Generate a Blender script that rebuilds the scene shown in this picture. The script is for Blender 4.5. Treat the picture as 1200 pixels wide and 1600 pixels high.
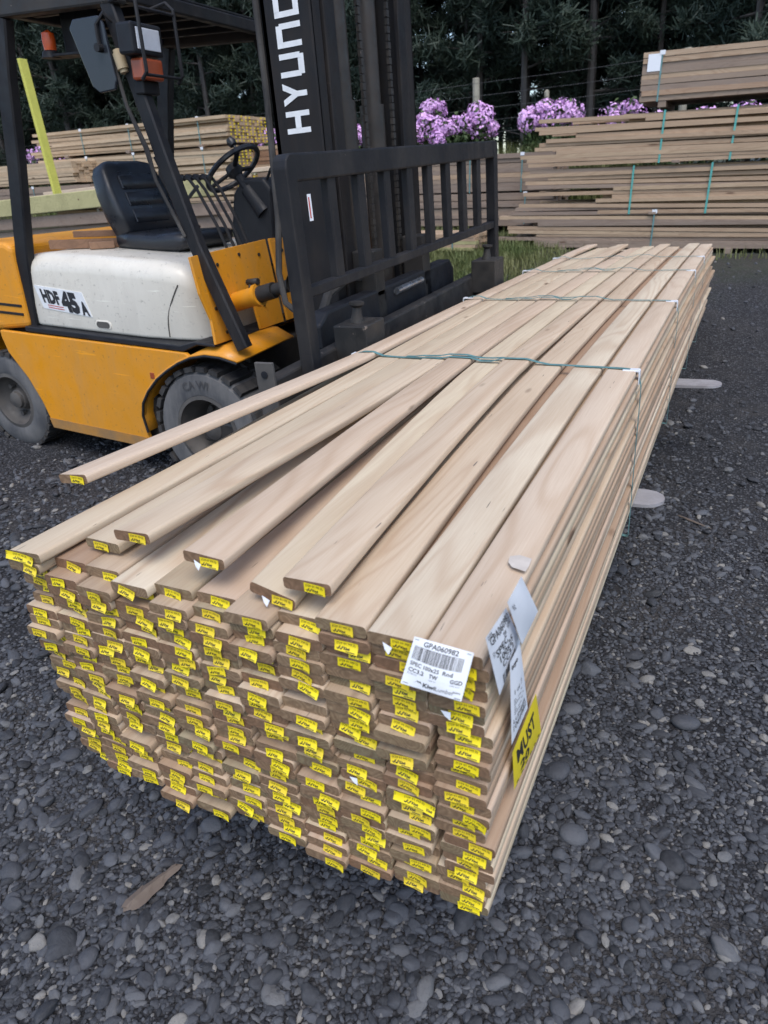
import bpy, bmesh, math, random
import numpy as np
from mathutils import Vector, Matrix
random.seed(7); RNG = np.random.default_rng(7)
R = math.radians
SC = bpy.context.scene
for o in list(bpy.data.objects): bpy.data.objects.remove(o)

# ------------------------------------------------------------------ camera
YAW, PITCH, ROLL, FPX = .4892, .4403, -.0821, 1071.06      # focal length in pixels of the 1200 px wide photograph
CAM = Vector((1.3084, -.7648, 1.2031))
def cam_axes():
    f = Vector((-math.sin(YAW)*math.cos(PITCH), math.cos(YAW)*math.cos(PITCH), -math.sin(PITCH)))
    r = Vector((math.cos(YAW), math.sin(YAW), 0)); u = r.cross(f)
    return r*math.cos(ROLL)+u*math.sin(ROLL), -r*math.sin(ROLL)+u*math.cos(ROLL), f
CR, CU, CF = cam_axes()
cd = bpy.data.cameras.new('camera'); cam = bpy.data.objects.new('camera', cd); SC.collection.objects.link(cam)
m3 = Matrix((CR, CU, -CF)).transposed()
cam.matrix_world = Matrix.Translation(CAM) @ m3.to_4x4()
cd.sensor_fit = 'HORIZONTAL'; cd.sensor_width = 36; cd.lens = 36*FPX/1200
cd.clip_start = .05; cd.clip_end = 600
cd.dof.use_dof = True; cd.dof.focus_distance = 2.1; cd.dof.aperture_fstop = 7
SC.camera = cam
def at(px, py, axis, val):
    """point on the plane axis=val that the photograph shows at pixel (px, py)"""
    d = CF + CR*((px-600)/FPX) - CU*((py-800)/FPX)
    return CAM + d*((val-CAM[axis])/d[axis])

# ------------------------------------------------------------------ sky, sun, exposure
SUN_EL, SUN_AZ = R(60), R(145)          # azimuth: direction the light comes from, from +y towards +x
w = bpy.data.worlds.new('World'); SC.world = w; w.use_nodes = True
nt = w.node_tree; bg = nt.nodes['Background']
sky = nt.nodes.new('ShaderNodeTexSky'); sky.sky_type = 'NISHITA'; sky.sun_disc = False
sky.sun_elevation = SUN_EL; sky.sun_rotation = SUN_AZ; sky.air_density = 1.0; sky.dust_density = 1.5; sky.ozone_density = 1.0
nt.links.new(sky.outputs[0], bg.inputs[0]); bg.inputs[1].default_value = .15
sl = bpy.data.lights.new('sun', 'SUN'); sl.energy = 1.1; sl.angle = R(35); sl.color = (1, .96, .9)
sun = bpy.data.objects.new('sun', sl); SC.collection.objects.link(sun)
sd = Vector((math.sin(SUN_AZ)*math.cos(SUN_EL), math.cos(SUN_AZ)*math.cos(SUN_EL), math.sin(SUN_EL)))
sun.rotation_euler = (-sd).to_track_quat('-Z', 'Y').to_euler(); sun.location = sd*30
SC.view_settings.view_transform = 'Standard'; SC.view_settings.look = 'None'
SC.view_settings.exposure = .88; SC.view_settings.gamma = 1
SC.render.resolution_x = 768; SC.render.resolution_y = 1024
SC.render.engine = 'CYCLES'

# ------------------------------------------------------------------ small helpers
def smooth(a, b, t):
    t = min(1, max(0, (t-a)/(b-a))); return t*t*(3-2*t)
def gz(x, y):
    """height of the yard"""
    z = -.46 + .66*smooth(3.2, 9, y) + .045*max(0, min(y, 30)-9)
    xx = max(-3.6, min(0, x)); z += -.09*xx
    if x < -3.6: z += .03*min(12, -3.6-x)
    if x > 0: z += -.012*min(x, 6)
    return z
def gzv(x, y):
    t = np.clip((y-3.2)/(9-3.2), 0, 1); z = -.46 + .66*t*t*(3-2*t) + .045*np.maximum(0, np.minimum(y, 30)-9)
    z = z - .09*np.clip(x, -3.6, 0) + .03*np.clip(-3.6-x, 0, 12) - .012*np.clip(x, 0, 6)
    return z
def link(o): SC.collection.objects.link(o); return o
def thing(name, label, cat, loc=(0,0,0), rot=(0,0,0), group=None):
    o = link(bpy.data.objects.new(name, None)); o.empty_display_size = .1
    o.location = loc; o.rotation_euler = rot
    return tag(o, label, cat, group)
def tag(o, label=None, cat=None, group=None, kind=None):
    if label: o['label'] = label
    if cat: o['category'] = cat
    if group: o['group'] = group
    if kind: o['kind'] = kind
    return o
def raw(name, verts, faces, mats, parent=None, smooth_=False, fmat=None):
    me = bpy.data.meshes.new(name); me.from_pydata([tuple(v) for v in verts], [], faces)
    for m in (mats if isinstance(mats, (list, tuple)) else [mats]): me.materials.append(m)
    if fmat is not None: me.polygons.foreach_set('material_index', fmat)
    if smooth_: me.polygons.foreach_set('use_smooth', [True]*len(me.polygons))
    me.update()
    o = link(bpy.data.objects.new(name, me)); o.parent = parent
    return o
def inst(name, me, parent=None, loc=(0,0,0), rot=(0,0,0), scale=(1,1,1)):
    o = link(bpy.data.objects.new(name, me)); o.parent = parent
    o.location = loc; o.rotation_euler = rot; o.scale = scale
    return o
class MB:
    """collects shapes for ONE mesh"""
    def __init__(s): s.bm = bmesh.new(); s.mi = 0
    def mark(s): return set(s.bm.faces)
    def _set(s, faces, sm=False):
        for f in faces: f.material_index = s.mi; f.smooth = sm
    def mat(s, i): s.mi = i; return s
    def box(s, x, y, z, bev=0, seg=2, M=None, taper=None):
        vs = [s.bm.verts.new((x[i], y[j], z[k])) for i in (0,1) for j in (0,1) for k in (0,1)]
        idx = [(0,1,3,2),(4,6,7,5),(0,4,5,1),(2,3,7,6),(0,2,6,4),(1,5,7,3)]
        fs = [s.bm.faces.new([vs[i] for i in q]) for q in idx]
        if taper:
            c = ((x[0]+x[1])/2, (y[0]+y[1])/2)
            for v in vs:
                if v.co.z > (z[0]+z[1])/2: v.co.x = c[0]+(v.co.x-c[0])*taper; v.co.y = c[1]+(v.co.y-c[1])*taper
        return s._fin(vs, fs, bev, seg, M)
    def _fin(s, vs, fs, bev, seg, M):
        if bev:
            es = list({e for f in fs for e in f.edges})
            r = bmesh.ops.bevel(s.bm, geom=es, offset=bev, segments=seg, profile=.5, affect='EDGES', clamp_overlap=True)
            fs = list({f for f in r['faces']} | {f for f in fs if f.is_valid})
            vs = list({v for f in fs for v in f.verts})
        s._set([f for f in fs if f.is_valid], False)
        if M is not None:
            for v in vs: v.co = M @ v.co
        return s
    def prism(s, poly, a, b, plane='xz', bev=0, seg=2, M=None):
        """2-D polygon extruded from a to b along the third axis"""
        def p3(p, t): return {'xz': (p[0], t, p[1]), 'yz': (t, p[0], p[1]), 'xy': (p[0], p[1], t)}[plane]
        n = len(poly)
        A = [s.bm.verts.new(p3(p, a)) for p in poly]; B = [s.bm.verts.new(p3(p, b)) for p in poly]
        fs = [s.bm.faces.new(A), s.bm.faces.new(B[::-1])]
        for i in range(n): fs.append(s.bm.faces.new((A[i], B[i], B[(i+1)%n], A[(i+1)%n])))
        bmesh.ops.recalc_face_normals(s.bm, faces=fs)
        return s._fin(A+B, fs, bev, seg, M)
    def bar(s, p, q, w, h, up=(0,0,1), bev=0):
        p, q = Vector(p), Vector(q); d = q-p; L = d.length; d.normalize()
        up = Vector(up); x = d.cross(up)
        if x.length < 1e-4: x = d.cross(Vector((1,0,0)))
        x.normalize(); u = x.cross(d)
        M = Matrix((x, d, u)).transposed().to_4x4(); M.translation = p
        return s.box((-w/2, w/2), (0, L), (-h/2, h/2), bev, 2, M)
    def tube(s, pts, r, n=8, cap=True):
        pts = [Vector(p) for p in pts]; rr = r if isinstance(r, (list, tuple)) else [r]*len(pts)
        rings = []; prev = None
        for i, p in enumerate(pts):
            d = (pts[min(i+1, len(pts)-1)]-pts[max(i-1, 0)]).normalized()
            if prev is None:
                a = d.cross(Vector((0,0,1)));
                if a.length < 1e-3: a = d.cross(Vector((1,0,0)))
            else: a = prev - d*prev.dot(d)
            a.normalize(); b = d.cross(a); prev = a
            rings.append([s.bm.verts.new(p+(a*math.cos(2*math.pi*k/n)+b*math.sin(2*math.pi*k/n))*rr[i]) for k in range(n)])
        fs = []
        for i in range(len(rings)-1):
            for k in range(n): fs.append(s.bm.faces.new((rings[i][k], rings[i][(k+1)%n], rings[i+1][(k+1)%n], rings[i+1][k])))
        s._set(fs, True)
        if cap: s._set([s.bm.faces.new(rings[0][::-1]), s.bm.faces.new(rings[-1])])
        return s
    def lathe(s, prof, c, axis, n=32, close=False, sm=True):
        """prof: (radius, height along axis)"""
        c = Vector(c); ax = Vector(axis).normalized(); a = ax.cross(Vector((0,0,1)))
        if a.length < 1e-3: a = Vector((1,0,0))
        a.normalize(); b = ax.cross(a); rings = []
        for r, h in prof:
            if r < 1e-5: rings.append([s.bm.verts.new(c+ax*h)]); continue
            rings.append([s.bm.verts.new(c+ax*h+(a*math.cos(2*math.pi*k/n)+b*math.sin(2*math.pi*k/n))*r) for k in range(n)])
        fs = []
        for i in range(len(rings)-1):
            A, B = rings[i], rings[i+1]
            for k in range(n):
                k2 = (k+1)%n
                if len(A) == 1 and len(B) == 1: continue
                if len(A) == 1: fs.append(s.bm.faces.new((A[0], B[k2], B[k])))
                elif len(B) == 1: fs.append(s.bm.faces.new((A[k], A[k2], B[0])))
                else: fs.append(s.bm.faces.new((A[k], A[k2], B[k2], B[k])))
        s._set(fs, sm); return s
    def loft(s, rings, cap=True, sm=True):
        rs = [[s.bm.verts.new(p) for p in r] for r in rings]; n = len(rs[0]); fs = []
        for i in range(len(rs)-1):
            for k in range(n): fs.append(s.bm.faces.new((rs[i][k], rs[i][(k+1)%n], rs[i+1][(k+1)%n], rs[i+1][k])))
        s._set(fs, sm)
        if cap: s._set([s.bm.faces.new(rs[0][::-1]), s.bm.faces.new(rs[-1])], sm)
        return s
    def build(s, name, mats, parent=None, sharp=35):
        me = bpy.data.meshes.new(name)
        bmesh.ops.recalc_face_normals(s.bm, faces=s.bm.faces)
        for e in s.bm.edges:
            if len(e.link_faces) == 2 and e.calc_face_angle(0) > R(sharp): e.smooth = False
        s.bm.to_mesh(me); s.bm.free()
        for m in (mats if isinstance(mats, (list, tuple)) else [mats]): me.materials.append(m)
        o = link(bpy.data.objects.new(name, me)); o.parent = parent
        return o

# ------------------------------------------------------------------ materials
class N:
    def __init__(s, name):
        s.m = bpy.data.materials.new(name); s.m.use_nodes = True; s.t = s.m.node_tree
        s.b = s.t.nodes['Principled BSDF']; s.tc = s.t.nodes.new('ShaderNodeTexCoord'); s._oi = None
    def n(s, typ, **k):
        o = s.t.nodes.new(typ)
        for a, v in k.items(): setattr(o, a, v)
        return o
    def set(s, sock, v):
        if isinstance(v, bpy.types.NodeSocket): s.t.links.new(v, sock)
        elif isinstance(v, (tuple, list)) and len(v) == 3 and sock.type == 'RGBA': sock.default_value = (*v, 1)
        else: sock.default_value = v
    def rnd(s):
        if s._oi is None: s._oi = s.n('ShaderNodeObjectInfo')
        return s._oi.outputs['Random']
    def vec(s, sc=(1,1,1), coord='Object', shift=0):
        src = s.tc.outputs[coord]
        if shift:
            k = s.n('ShaderNodeMath', operation='MULTIPLY'); s.set(k.inputs[0], s.rnd()); k.inputs[1].default_value = shift
            c = s.n('ShaderNodeCombineXYZ'); [s.t.links.new(k.outputs[0], c.inputs[i]) for i in range(3)]
            a = s.n('ShaderNodeVectorMath', operation='ADD'); s.set(a.inputs[0], src); s.set(a.inputs[1], c.outputs[0]); src = a.outputs[0]
        q = s.n('ShaderNodeVectorMath', operation='MULTIPLY'); s.set(q.inputs[0], src); q.inputs[1].default_value = sc
        return q.outputs[0]
    def noise(s, v, scale=1, detail=4, rough=.55, dist=0):
        o = s.n('ShaderNodeTexNoise'); s.set(o.inputs['Vector'], v)
        o.inputs['Scale'].default_value = scale; o.inputs['Detail'].default_value = detail
        o.inputs['Roughness'].default_value = rough; o.inputs['Distortion'].default_value = dist
        return o.outputs['Fac']
    def voro(s, v, scale=1, feature='F1', out='Distance'):
        o = s.n('ShaderNodeTexVoronoi', feature=feature); s.set(o.inputs['Vector'], v); o.inputs['Scale'].default_value = scale
        return o.outputs[out]
    def math(s, op, a, b=0.0, c=None):
        o = s.n('ShaderNodeMath', operation=op); s.set(o.inputs[0], a); s.set(o.inputs[1], b)
        if c is not None: s.set(o.inputs[2], c)
        return o.outputs[0]
    def rng(s, v, a, b, c=0.0, d=1.0):
        o = s.n('ShaderNodeMapRange'); s.set(o.inputs[0], v)
        for i, q in enumerate((a, b, c, d)): o.inputs[i+1].default_value = q
        return o.outputs[0]
    def mix(s, f, a, b, mode='MIX'):
        o = s.n('ShaderNodeMix', data_type='RGBA', blend_type=mode); s.set(o.inputs[0], f); s.set(o.inputs[6], a); s.set(o.inputs[7], b)
        return o.outputs[2]
    def ramp(s, v, stops, interp='LINEAR'):
        o = s.n('ShaderNodeValToRGB'); s.set(o.inputs[0], v); e = o.color_ramp.elements; o.color_ramp.interpolation = interp
        while len(e) < len(stops): e.new(.5)
        for i, (p, c) in enumerate(stops): e[i].position = p; e[i].color = (*c, 1)
        return o.outputs[0]
    def bump(s, h, strength=.3, dist=.002):
        o = s.n('ShaderNodeBump'); s.set(o.inputs['Height'], h); o.inputs['Strength'].default_value = strength; o.inputs['Distance'].default_value = dist
        s.t.links.new(o.outputs[0], s.b.inputs['Normal'])
    def out(s, col, rough=.6, metal=0.0, spec=None):
        s.set(s.b.inputs['Base Color'], col); s.set(s.b.inputs['Roughness'], rough); s.set(s.b.inputs['Metallic'], metal)
        if spec is not None: s.b.inputs['Specular IOR Level'].default_value = spec
        return s.m
M = {}
def paint(name, c, c2, rough=.45, metal=0.0, sc=3, chip=None, chip_t=.72, dirt=.5, bump=.1, spec=None, grime=None):
    a = N(name); v = a.vec()
    f = a.rng(a.noise(v, sc, 6, .65), .35, .7)
    col = a.mix(a.math('MULTIPLY', f, dirt), c, c2)
    if grime is not None:      # dried dust, rain streaks and fine scratches
        st = a.noise(a.vec((9, 9, 1.3)), 1, 5, .7)
        col = a.mix(a.rng(st, .48, .78, 0, .5), col, grime)
        sp = a.noise(v, 45, 3, .6)
        col = a.mix(a.rng(sp, .62, .72, 0, .55), col, tuple(q*.5 for q in grime))
        sr_ = a.noise(a.vec((4, 4, 70)), 1, 2, .5)
        col = a.mix(a.rng(sr_, .70, .73, 0, .5), col, tuple(min(1, q*1.5) for q in c))
    if chip is not None:
        g = a.noise(a.vec((1, 1, 1)), 11, 6, .75)
        col = a.mix(a.rng(g, chip_t, chip_t+.015), col, chip)
    r = a.rng(a.noise(v, sc*4, 4), .3, .7, max(0, rough-.12), min(1, rough+.18))
    a.bump(a.noise(v, 60, 4), bump, .001)
    M[name] = a.out(col, r, metal, spec)
def wood(name, tints, late, dark=.5, grey=0.0, knots=True, marks=True):
    a = N(name); v = a.vec((1, 1, 1), shift=31)
    n1 = a.noise(a.vec((6.5, .62, 10), shift=31), 1, 1.5, .5, .5)
    sep = a.n('ShaderNodeSeparateXYZ'); a.set(sep.inputs[0], v)
    ph = a.math('MULTIPLY_ADD', n1, 64, a.math('MULTIPLY', sep.outputs[0], 48))
    s = a.math('SINE', ph); s = a.math('POWER', a.rng(s, -1, 1), 2.2)
    amp = a.rng(a.noise(a.vec((3, .6, 3), shift=17), 1, 2), .3, .7, .15, 1.0)
    fine = a.noise(a.vec((320, 5, 320), shift=31), 1, 3, .6)
    base = a.ramp(a.rnd(), tints)
    col = a.mix(a.math('MULTIPLY', a.math('MULTIPLY', s, amp), dark), base, late)
    col = a.mix(a.rng(fine, .35, .75, 0, .28), col, late)
    blot = a.noise(a.vec((5, .9, 5), shift=11), 1, 4, .6)
    col = a.mix(a.rng(blot, .45, .8, 0, .45), col, tuple(c*.72 for c in late))
    if grey: col = a.mix(a.rng(a.noise(a.vec((30, .8, 30), shift=9), 1, 3), .3, .7, grey*.4, grey), col, (.30, .27, .25))
    if knots:
        k = a.voro(a.vec((5, 1.6, 5), shift=23), 1)
        col = a.mix(a.rng(k, .04, .075, .85, 0), col, (.11, .06, .035))
    if marks:
        q = a.noise(a.vec((140, 9, 140), shift=5), 1, 2, .5)
        col = a.mix(a.rng(q, .745, .77, 0, .75), col, (.07, .06, .06))
    a.bump(a.math('ADD', fine, a.math('MULTIPLY', s, .5)), .25, .0008)
    M[name] = a.out(col, a.rng(fine, .3, .7, .55, .75), 0, .3)
wood('wood_new', [(0, (.59, .46, .345)), (.2, (.65, .555, .415)), (.4, (.54, .405, .30)), (.6, (.63, .53, .375)), (.8, (.57, .435, .31)), (1, (.55, .48, .34))], (.42, .28, .18), dark=.55)
wood('wood_darker', [(0, (.45, .33, .235)), (.25, (.52, .41, .29)), (.5, (.37, .25, .17)), (.75, (.48, .365, .25)), (1, (.38, .33, .22))], (.28, .17, .105), dark=.6)  # darker, browner tints, mostly for boards below the pack's top layer
wood('wood_stack', [(0, (.46, .33, .22)), (.4, (.43, .305, .205)), (.7, (.48, .355, .235)), (1, (.42, .295, .195))], (.26, .16, .095), grey=.05)
wood('wood_pale', [(0, (.53, .40, .265)), (.5, (.48, .355, .235)), (1, (.57, .44, .30))], (.32, .21, .125))
wood('wood_grey', [(0, (.31, .222, .162)), (.5, (.25, .185, .14)), (1, (.34, .245, .17))], (.15, .095, .066), grey=.22)
wood('wood_treated', [(0, (.40, .38, .17)), (.5, (.46, .42, .22)), (1, (.36, .34, .16))], (.24, .22, .10), knots=True, marks=False)
wood('wood_bright', [(0, (.55, .55, .10)), (1, (.58, .56, .12))], (.42, .42, .08), knots=False, marks=False)
wood('wood_brown', [(0, (.25, .14, .085)), (1, (.31, .18, .11))], (.14, .08, .05), marks=False)
def end_wood(name, tints, dk):
    a = N(name); v = a.vec((1, 1, 1), shift=13)
    d = a.noise(a.vec((14, 1, 20), shift=13), 1, 1, .5)
    ring = a.rng(a.math('SINE', a.math('MULTIPLY', d, 95)), -1, 1)
    col = a.mix(a.math('MULTIPLY', ring, .55), a.ramp(a.rnd(), tints), dk)
    col = a.mix(a.rng(a.noise(v, 90, 5, .7), .35, .75, 0, .6), col, tuple(c*.6 for c in dk))
    a.bump(a.noise(a.vec((500, 60, 150), shift=13), 1, 4, .7), .6, .0015)
    M[name] = a.out(col, .8, 0, .2)
end_wood('wood_end', [(0, (.27, .175, .105)), (.3, (.31, .22, .135)), (.55, (.25, .14, .085)), (.8, (.29, .21, .125)), (1, (.22, .185, .11))], (.15, .09, .053))
def flat(name, c, rough=.6, metal=0.0, spec=None, var=.12):
    a = N(name); f = a.rng(a.noise(a.vec(), 25, 4), .3, .7)
    M[name] = a.out(a.mix(f, c, tuple(x*(1-var) for x in c)), rough, metal, spec)
a = N('tag_yellow'); M['tag_yellow'] = a.out(a.mix(a.rnd(), (.84, .68, .012), (.76, .56, .03)), .42); flat('ink', (.018, .018, .022), .6, var=0); flat('ink_white', (.78, .79, .80), .5, var=.15)
flat('paper', (.78, .80, .84), .5, var=.04); flat('plastic_white', (.74, .76, .80), .35, var=.06); flat('strap', (.13, .27, .275), .4, var=.3)
flat('tape', (.64, .57, .50), .22, var=.2); flat('strap_green', (.10, .40, .36), .45, var=.25); flat('red_ink', (.5, .06, .05), .5)
paint('yellow_paint', (.70, .275, .007), (.60, .26, .03), .42, sc=2.2, chip=(.10, .085, .08), chip_t=.70, dirt=.8, grime=(.42, .24, .09))
paint('darker_yellow', (.40, .19, .04), (.22, .14, .07), .6, sc=6, dirt=1)  # darker, browner yellow for the band along the side panel's lower edge
paint('cream_paint', (.70, .66, .58), (.58, .54, .46), .3, sc=2, chip=(.28, .27, .27), chip_t=.735, dirt=.6, grime=(.50, .46, .40))
paint('black_paint', (.0065, .007, .010), (.022, .021, .022), .55, grime=(.05, .043, .038), sc=5, chip=(.09, .075, .065), chip_t=.70, dirt=.9, spec=.3)
paint('mast_paint', (.008, .008, .010), (.022, .019, .018), .6, spec=.25, grime=(.04, .03, .024), sc=4, chip=(.10, .08, .065), chip_t=.68, dirt=.9)
paint('steel_dark', (.020, .019, .019), (.05, .043, .037), .6, .2, sc=5, chip=(.16, .13, .11), chip_t=.66, dirt=1)
paint('fork_steel', (.42, .41, .43), (.27, .25, .25), .42, .25, sc=8, dirt=.9)
paint('bright_steel', (.6, .62, .66), (.5, .5, .52), .2, .9, dirt=.4)
paint('rubber', (.024, .024, .026), (.075, .070, .066), .85, grime=(.14, .13, .12), sc=6, dirt=1, bump=.4, spec=.2)
paint('side_rubber', (.07, .071, .076), (.15, .145, .142), .8, grime=(.23, .22, .21), sc=4, dirt=1, bump=.3, spec=.25)
paint('rim_paint', (.055, .052, .05), (.11, .098, .088), .6, .1, sc=7, dirt=1)
paint('vinyl', (.013, .015, .020), (.03, .03, .035), .34, sc=4, dirt=.6, bump=.25)
paint('plastic_black', (.012, .013, .017), (.024, .024, .027), .5, sc=4, spec=.3)
paint('grease', (.014, .011, .009), (.032, .024, .019), .5, sc=9, dirt=1)
paint('tan_plastic', (.42, .33, .20), (.3, .22, .13), .5)
flat('orange_lens', (.75, .10, .015), .25); flat('brown_lens', (.32, .07, .03), .25); flat('lamp_glass', (.62, .64, .70), .15)
flat('side_mark', (.055, .055, .058), .85); flat('mirror_back', (.02, .024, .032), .25)
a = N('concrete'); M['concrete'] = a.out(a.mix(a.noise(a.vec(), 9, 6), (.38, .37, .36), (.5, .49, .47)), .85)

# ground: dark crushed gravel with dirt, turning to rough grass towards the fence
a = N('gravel_ground'); v = a.vec((1, 1, 1))
vo = a.voro(v, 70); vc = a.voro(v, 70, out='Color'); vo2 = a.voro(v, 190)
g = a.n('ShaderNodeSeparateColor'); a.set(g.inputs[0], vc)
col = a.ramp(g.outputs[0], [(0, (.026, .026, .030)), (.6, (.070, .071, .079)), (1, (.15, .15, .158))])
col = a.mix(a.rng(vo, .25, .6), col, (.018, .018, .020))
dirt = a.rng(a.noise(v, 1.4, 6, .65), .5, .68)
col = a.mix(a.math('MULTIPLY', dirt, .7), col, (.062, .057, .054))
sep = a.n('ShaderNodeSeparateXYZ'); a.set(sep.inputs[0], v)
far = a.rng(a.math('ADD', sep.outputs[1], a.math('MULTIPLY', a.noise(v, .9, 5), 3.0)), 8.0, 9.6)
fx = a.rng(a.math('ADD', sep.outputs[0], a.noise(v, .8, 4)), .4, 1.4, 1, .35)
gc = a.mix(a.rng(a.noise(v, 3, 6, .7), .4, .62), (.075, .062, .045), (.055, .075, .025))
col = a.mix(a.math('MULTIPLY', far, fx), col, gc)
h = a.math('ADD', a.rng(vo, 0, .6, 1, 0), a.math('MULTIPLY', a.rng(vo2, 0, .6, 1, 0), .4))
a.bump(h, .8, .012)
M['gravel_ground'] = a.out(col, .8, 0, .3)
a = N('pebble'); v = a.vec((1, 1, 1), shift=50)
tint = a.ramp(a.rnd(), [(0, (.015, .016, .019)), (.3, (.032, .034, .041)), (.58, (.057, .060, .070)), (.8, (.092, .096, .108)), (.93, (.135, .134, .135)), (1, (.28, .26, .23))])
col = a.mix(a.rng(a.noise(v, 1.2, 6, .7), .3, .75, 0, .55), tint, (.095, .097, .105))
col = a.mix(a.rng(a.noise(v, 5, 4), .55, .75, 0, .5), col, (.03, .03, .033))
a.bump(a.noise(v, 9, 5, .65), .35, .02)
M['pebble'] = a.out(col, .62, 0, .35)
def leafm(name, c1, c2, rough=.55, trans=.15):
    a = N(name); f = a.noise(a.vec((1, 1, 1), 'Object'), 1.3, 4, .6)
    M[name] = a.out(a.mix(a.rng(f, .35, .65), c1, c2), rough, 0, .25)
leafm('needles', (.022, .036, .029), (.040, .058, .041)); leafm('grass', (.085, .115, .035), (.17, .17, .07)); leafm('bush_leaf', (.04, .065, .025), (.085, .12, .045))
leafm('petal', (.62, .31, .66), (.78, .50, .79)); leafm('bark', (.038, .035, .034), (.078, .070, .066))
leafm('post_wood', (.24, .22, .17), (.33, .31, .25)); leafm('wire', (.10, .10, .11), (.15, .15, .15)); leafm('drift', (.10, .075, .06), (.17, .135, .11))

# ------------------------------------------------------------------ ground
def axis(lo, hi, dlo, dhi, step, grow=1.22):
    c = list(np.arange(dlo, dhi+1e-6, step)); s = step
    while c[-1] < hi: s *= grow; c.append(c[-1]+s)
    s = step
    while c[0] > lo: s *= grow; c.insert(0, c[0]-s)
    return np.array(c)
gx, gy = axis(-170, 170, -5, 4, .12), axis(-60, 230, -2, 11, .12)
X, Y = np.meshgrid(gx, gy)
Z = gzv(X, Y) + .010*np.sin(X*2.3+Y*1.1)*np.cos(Y*1.9-X*.7) + .012*np.sin(X*.9-Y*1.7)
nx, ny = len(gx), len(gy)
vs = np.stack([X.ravel(), Y.ravel(), Z.ravel()], 1)
fs = [(j*nx+i, j*nx+i+1, (j+1)*nx+i+1, (j+1)*nx+i) for j in range(ny-1) for i in range(nx-1)]
ground = raw('ground', vs, fs, M['gravel_ground'], smooth_=True)
tag(ground, 'dark grey gravel yard sloping gently up towards the grass', None, kind='structure')
def gz2(x, y):
    return gzv(x, y) + .010*np.sin(x*2.3+y*1.1)*np.cos(y*1.9-x*.7) + .012*np.sin(x*.9-y*1.7)

# loose pebbles on it: one uncountable mass, instanced on points
def pebble_points():
    P, S = [], []
    def add(n, x, y, med, sig, lo, hi, keep):
        px = RNG.uniform(x[0], x[1], n); py = RNG.uniform(y[0], y[1], n)
        k = RNG.uniform(0, 1, n) < keep(px, py); px, py = px[k], py[k]
        r = np.clip(np.exp(RNG.normal(math.log(med), sig, len(px))), lo, hi)
        P.append(np.stack([px, py, r], 1))
    dist = lambda x, y: np.hypot(x-1.3, y+.76)
    coarse = lambda x, y: np.clip(1.15-.75*np.clip((x-.75-.25*np.sin(y*3)-.12*np.sin(y*7+x*5))/.6, 0, 1), .25, 1)
    fall = lambda x, y: np.clip(1.35-dist(x, y)/4.2, .05, 1)
    add(88000, (-2.6, 3.4), (-1.2, 4.5), .0076, .42, .0045, .023, lambda x, y: coarse(x, y)*fall(x, y))
    add(5200, (-2.6, 3.4), (-1.2, 4.5), .0152, .28, .011, .028, lambda x, y: coarse(x, y)*fall(x, y))
    add(120, (-2.2, 3.2), (-1.2, 4), .027, .2, .02, .042, lambda x, y: fall(x, y))
    add(105000, (-1.2, 2.6), (-1.0, 2.6), .0055, .3, .003, .011, lambda x, y: fall(x, y)*(1-dist(x, y)/9))
    add(9000, (-5.5, 5), (-1, 9.5), .012, .35, .006, .03, lambda x, y: (dist(x, y) > 3)*np.clip(1.3-dist(x, y)/9, 0, 1))
    return np.concatenate(P)
pp = pebble_points()
rz = pp[:, 2]
co = np.stack([pp[:, 0], pp[:, 1], gz2(pp[:, 0], pp[:, 1]) + rz*RNG.uniform(.0, .45, len(rz))], 1)
me = bpy.data.meshes.new('gravel'); me.vertices.add(len(co)); me.vertices.foreach_set('co', co.ravel().astype(np.float32))
at_s = me.attributes.new('psize', 'FLOAT_VECTOR', 'POINT')
sv = np.stack([rz*RNG.uniform(.9, 1.7, len(rz)), rz*RNG.uniform(.75, 1.05, len(rz)), rz*RNG.uniform(.42, .75, len(rz))], 1)
at_s.data.foreach_set('vector', sv.ravel().astype(np.float32))
at_r = me.attributes.new('prot', 'FLOAT_VECTOR', 'POINT')
rv = np.stack([RNG.normal(0, .25, len(rz)), RNG.normal(0, .25, len(rz)), RNG.uniform(0, 6.283, len(rz))], 1)
at_r.data.foreach_set('vector', rv.ravel().astype(np.float32))
at_v = me.attributes.new('pvar', 'INT', 'POINT'); at_v.data.foreach_set('value', RNG.integers(0, 8, len(rz)).astype(np.int32))
gravel = link(bpy.data.objects.new('gravel', me))
tag(gravel, 'loose rounded dark grey river gravel covering the yard', 'gravel', kind='stuff')
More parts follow.
